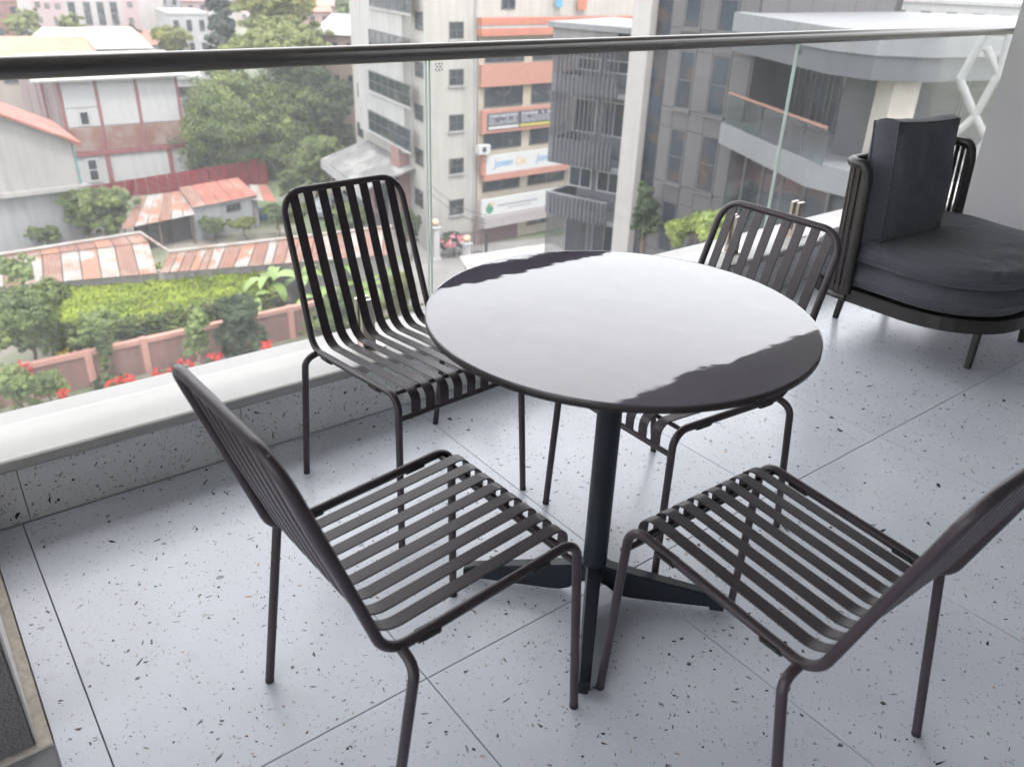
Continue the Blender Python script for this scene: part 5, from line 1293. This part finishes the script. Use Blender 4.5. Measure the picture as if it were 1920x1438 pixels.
# ------------------------------------------------------------------ far buildings
ALB = .52
def block(name, lab, x, y0, dist, wpx, col, rows, azd=0, rough=.85, depth=10, roof=None, wcol=None, grp=None, base=GZ, ww=.42, wh=.5, ny=None, cat='building'):
    """box building whose top edge is seen at (x,y0) and whose front is wpx wide"""
    c = P(x, y0, D=dist); w = wpx*dist/FPX; t = thing(name, lab, cat, (c.x, c.y, base), 0, grp)
    azc = math.degrees(math.atan2(c.y, c.x))-90+azd
    f = Facade(Vector(((-w/2)*math.cos(R(azc)), (-w/2)*math.sin(R(azc)), 0)), azc, -1); h = c.z-base
    if f.n.dot(Vector((c.x, c.y, 0))) > 0: f = Facade(f.o, azc, 1)
    mc = mat('wall_%s_%d' % (name, int(x)), col, rough=rough, var=.08, scale=.3, streak=.12)
    fpart('wall', t, f, [(0, w, 0, h, -depth, 0)], mc)
    cols_, rws = rows
    for i in range(cols_):
        for j in range(rws):
            uw = w/cols_; u0 = uw*(i+.5-ww/2); st = 3.1 if ny is None else ny; z1 = h-.7-j*st; 
            if z1-st*wh < .3: continue
            window(t, f, (u0, u0+uw*ww, z1-st*wh, z1), bars=(0, 0), fw=.08, fr=m_wfw if wcol else m_wfr, proud=.12)
    if roof:
        mr = mat('roof_%s_%d' % (name, int(x)), roof, rough=.8, var=.15, scale=.4)
        hh = 1.6; o = .4; A = [f.pt(-o, h, o), f.pt(w+o, h, o), f.pt(w+o, h, -depth-o), f.pt(-o, h, -depth-o)]; r0 = f.pt(.5, h+hh, -depth/2); r1 = f.pt(w-.5, h+hh, -depth/2)
        MB().add(A+[r0, r1], [(0, 1, 5, 4), (2, 3, 4, 5), (1, 2, 5), (3, 0, 4), (3, 2, 1, 0)]).build('roof', mr, t)
    else: fpart('parapet', t, f, [(-.15, w+.15, h, h+.35, -depth-.15, .15)], mc)
    return t, f, w, h
# pink and white office with tall slit windows
t, f, w, h = block('pink_office', 'white office block with pink wings and four tall slit windows at the upper left', 165, -40, 150, 205, (.43, .41, .39), (0, 0), azd=0, depth=14)
m_pink = mat('wall_pink', (.42, .32, .315), rough=.85, var=.06)
f2 = Facade(Vector((t.location.x, t.location.y, 0))+Vector((f.o.x, f.o.y, 0)), math.degrees(math.atan2(f.u.y, f.u.x)), -1)
if f2.n.dot(f.n) < 0: f2 = Facade(f2.o, math.degrees(math.atan2(f2.u.y, f2.u.x)), 1)
def absw(fc, par, r, **k):
    o = window(par, fc, r, **k)
    for q in [o]+list(o.children): pass
    o.matrix_parent_inverse = Matrix.Translation(-Vector(par.location)); return o
for x in (136, 165, 190, 215): absw(f2, t, f2.rect(x-7, 4, x+7, 48), bars=(0, 3), fw=.1)
for x, y in ((70, 10), (88, 12), (108, 13), (108, 44), (243, 10), (247, 40), (75, 38)): absw(f2, t, f2.rect(x-5, y-6, x+5, y+5), bars=(1, 0), fw=.14)
for x0, x1 in ((62, 124), (232, 262)):
    a, b = f2.pix(x0, 30)[0], f2.pix(x1, 30)[0]; o = fpart('pink_wing', t, f2, [(a, b, GZ, f2.pix(100, -36)[1], .005, .02)], m_pink); o.matrix_parent_inverse = Matrix.Translation(-Vector(t.location))
block('brick_house', 'red brick house at the upper left corner', 22, 4, 165, 70, (.30, .14, .11), (3, 2), depth=10)
block('white_block', 'white apartment block right of the pink office with paired windows', 292, -20, 155, 66, (.38, .395, .41), (4, 5), azd=0, depth=12)
block('white_block', 'lower plain white block beside the fan palm', 352, 28, 140, 60, (.42, .42, .42), (3, 3), azd=12, depth=9)
block('red_house', 'reddish hillside house above the plain white block', 345, 2, 190, 70, (.36, .24, .22), (4, 2), depth=10, roof=(.33, .17, .14))
block('white_roof_house', 'house with a broad pale sheet roof behind the handrail at left', 185, 92, 106, 150, (.42, .40, .38), (5, 1), depth=15, roof=(.44, .43, .42), azd=6)
block('orange_roof_house', 'house with a faded orange roof at the left edge behind the handrail', 45, 110, 98, 190, (.42, .36, .32), (4, 1), depth=10, roof=(.44, .24, .16), azd=-4)
block('striped_block', 'pale block with dark window bands right of the panelled house', 350, 150, 100, 44, (.52, .52, .52), (1, 3), depth=7, ww=.8, wh=.3)
o, _, _, _ = block('terracotta_house', 'small red tiled house beside the distant trees above the handrail', 585, 22, 150, 60, (.42, .28, .25), (3, 1), depth=8, roof=(.45, .22, .17))
block('terracotta_house', 'maroon gabled house left of the office block roof', 625, 12, 170, 50, (.30, .19, .19), (2, 1), depth=8, roof=(.34, .2, .19), azd=15)
block('pale_annex', 'building with a flat pale roof joined to the left of the office block', 640, 66, 92, 95, (.34, .25, .21), (4, 2), depth=12, roof=(.43, .43, .45), azd=-14)
block('beige_house', 'beige balconied house between the big tree and the office block', 655, 165, 93, 24, (.36, .31, .27), (1, 4), depth=6)
block('white_terrace', 'bright white terrace block with tall blue windows beyond the grey tower', 1530, -60, 60, 135, (.44, .44, .44), (0, 0), depth=10)
o = bpy.data.objects['white_terrace']
fT = None
c = P(1530, -60, D=60); azc = math.degrees(math.atan2(c.y, c.x))-90; w = 135*60/FPX
fT = Facade(Vector((c.x, c.y, 0))-Vector((math.cos(R(azc)), math.sin(R(azc)), 0))*w/2, azc, -1)
if fT.n.dot(Vector((c.x, c.y, 0))) > 0: fT = Facade(fT.o, azc, 1)
for x0, x1 in ((1484, 1512), (1514, 1545), (1560, 1592)): absw(fT, o, fT.rect(x0, -45, x1, 35), bars=(1, 0), fw=.12, fr=m_wfw, pane=mat('pane_sky', (.12, .17, .21), rough=.1, spec=.8))
block('flat_roof_block', 'long white building with flat roof behind the wing, upper right', 1740, 6, 95, 330, (.42, .42, .42), (9, 1), depth=16)
block('terracotta_house', 'orange roofed house at the upper right beyond the flat roofs', 1700, -6, 150, 150, (.42, .33, .30), (4, 1), depth=10, roof=(.46, .27, .20))
block('brick_house', 'brick house at the upper right corner beside the wall', 1860, 2, 120, 80, (.33, .22, .2), (4, 2), depth=10)
# wider town: filler houses at many distances so that the place goes on beyond the frame
rr = random.Random(21)
cols_f = [(.50, .50, .49), (.42, .30, .26), (.52, .46, .40), (.36, .24, .21), (.48, .50, .52), (.45, .36, .34)]
adj = ['white', 'brick red', 'cream', 'dark brick', 'bluish grey', 'dusty pink']
rfs = [(.40, .21, .16), (.33, .27, .25), (.46, .30, .24), (.5, .5, .5), (.30, .18, .16), (.42, .25, .2)]
mats_w = [mat('town_wall_%s' % a.replace(' ', '_'), c, rough=.85, var=.1, scale=.2) for a, c in zip(adj, cols_f)]
mats_r = [mat('town_roof_%d' % i, c, rough=.85, var=.15, scale=.3) for i, c in enumerate(rfs)]
cnt = 0
for i in range(150):
    d = 130+ (i/150)**1.1*640; az = rr.uniform(8, 98); x, y = d*math.cos(R(az)), d*math.sin(R(az))
    w, dp = rr.uniform(8, 16), rr.uniform(7, 12); h = rr.choice((5, 6, 8, 9, 11)) if d > 210 else rr.choice((5, 6, 7))
    hill = max(0, (d-170)*.035); k = rr.randrange(6)
    k2 = rr.randrange(6); lab = '%s %s house with a %s roof, %s' % (('low', 'tall')[h > 7], adj[k], ('terracotta', 'brownish', 'orange', 'pale grey', 'maroon', 'faded red')[k2], ('near rows of the far town', 'midway up the far town', 'top of the far slope')[min(2, int((d-130)/170))])
    t = thing('town_house', lab, 'house', (x, y, GZ), R(rr.uniform(-40, 40)), 'houses of the distant town')
    H = h+hill
    MB().box(-w/2, w/2, -dp/2, dp/2, 0, H).build('wall', mats_w[k], t)
    rh = rr.uniform(.8, 2.2)
    MB().add([(-w/2-.4, -dp/2-.4, H+.01), (w/2+.4, -dp/2-.4, H+.01), (w/2+.4, dp/2+.4, H+.01), (-w/2-.4, dp/2+.4, H+.01), (-w/2+.6, 0, H+rh), (w/2-.6, 0, H+rh)], [(0, 1, 5, 4), (2, 3, 4, 5), (1, 2, 5), (3, 0, 4), (3, 2, 1, 0)]).build('roof', mats_r[k2], t)
    if d < 420:
        nw = int(w/2.6)
        for j in range(nw):
            for s_ in range(max(1, int(h/3))):
                if s_ > 2: break
                u = -w/2+(j+.5)*w/nw; z = H-1.9-s_*3; o = MB().box(u-.5, u+.5, -dp/2-.06, -dp/2-.003, z, z+1.2).build('window', m_pane, t)
# distant slope so the far houses stand on rising ground
mh = mat('slope_ground', (.16, .15, .12), rough=.95, var=.25, scale=.03, col2=(.06, .085, .04), c2scale=.02)
vs = []; fs = []; NR, NA = 20, 30
for i in range(NR+1):
    d = 175+i*60; z = GZ-.3+max(0, (d-170)*.035)
    for j in range(NA+1): a = R(-10+j*125/NA); vs.append((d*math.cos(a), d*math.sin(a), z+ (0 if i == 0 else 1.2*math.sin(i*1.7+j*.9))))
for i in range(NR):
    for j in range(NA): k = i*(NA+1)+j; fs.append((k, k+1, k+NA+2, k+NA+1))
o = MB().add(vs, fs, True).build('town_hill', mh); setp(o, kind='structure')
blobs = []
for _ in range(170):
    d = rr.uniform(135, 700); a = R(rr.uniform(6, 98)); s = rr.uniform(2, 4.5)
    blobs.append(((d*math.cos(a), d*math.sin(a), GZ+max(0, (d-170)*.035)+2), (s, s, s*1.0), s*s))
o = leafcloud('town_greenery', blobs, 60000, .55, LM['mid'], None, 15, clump=2600); setp(o, kind='stuff')
# things modelled in world space are hung on their parents without moving
for t in [o for o in COL.objects if o.type == 'EMPTY' and o.parent is None]:
    if t.get('label') and t.name.split('.')[0] in WORLDSPACE:
        for c in t.children: c.matrix_parent_inverse = Matrix.Translation(-Vector(t.location))

# ------------------------------------------------------------------ thin haze over the town
hz = MB().box(-1505, 2505, -605, 2605, GZ-1.5, 45).build('haze', bpy.data.materials.new('haze_air')); setp(hz, kind='stuff')
m = hz.data.materials[0]; m.use_nodes = True; n = m.node_tree.nodes; n.remove(n['Principled BSDF'])
v = n.new('ShaderNodeVolumePrincipled'); v.inputs['Color'].default_value = (.95, .97, 1, 1); v.inputs['Density'].default_value = .0008; v.inputs['Anisotropy'].default_value = .2
m.node_tree.links.new(v.outputs[0], n['Material Output'].inputs['Volume'])
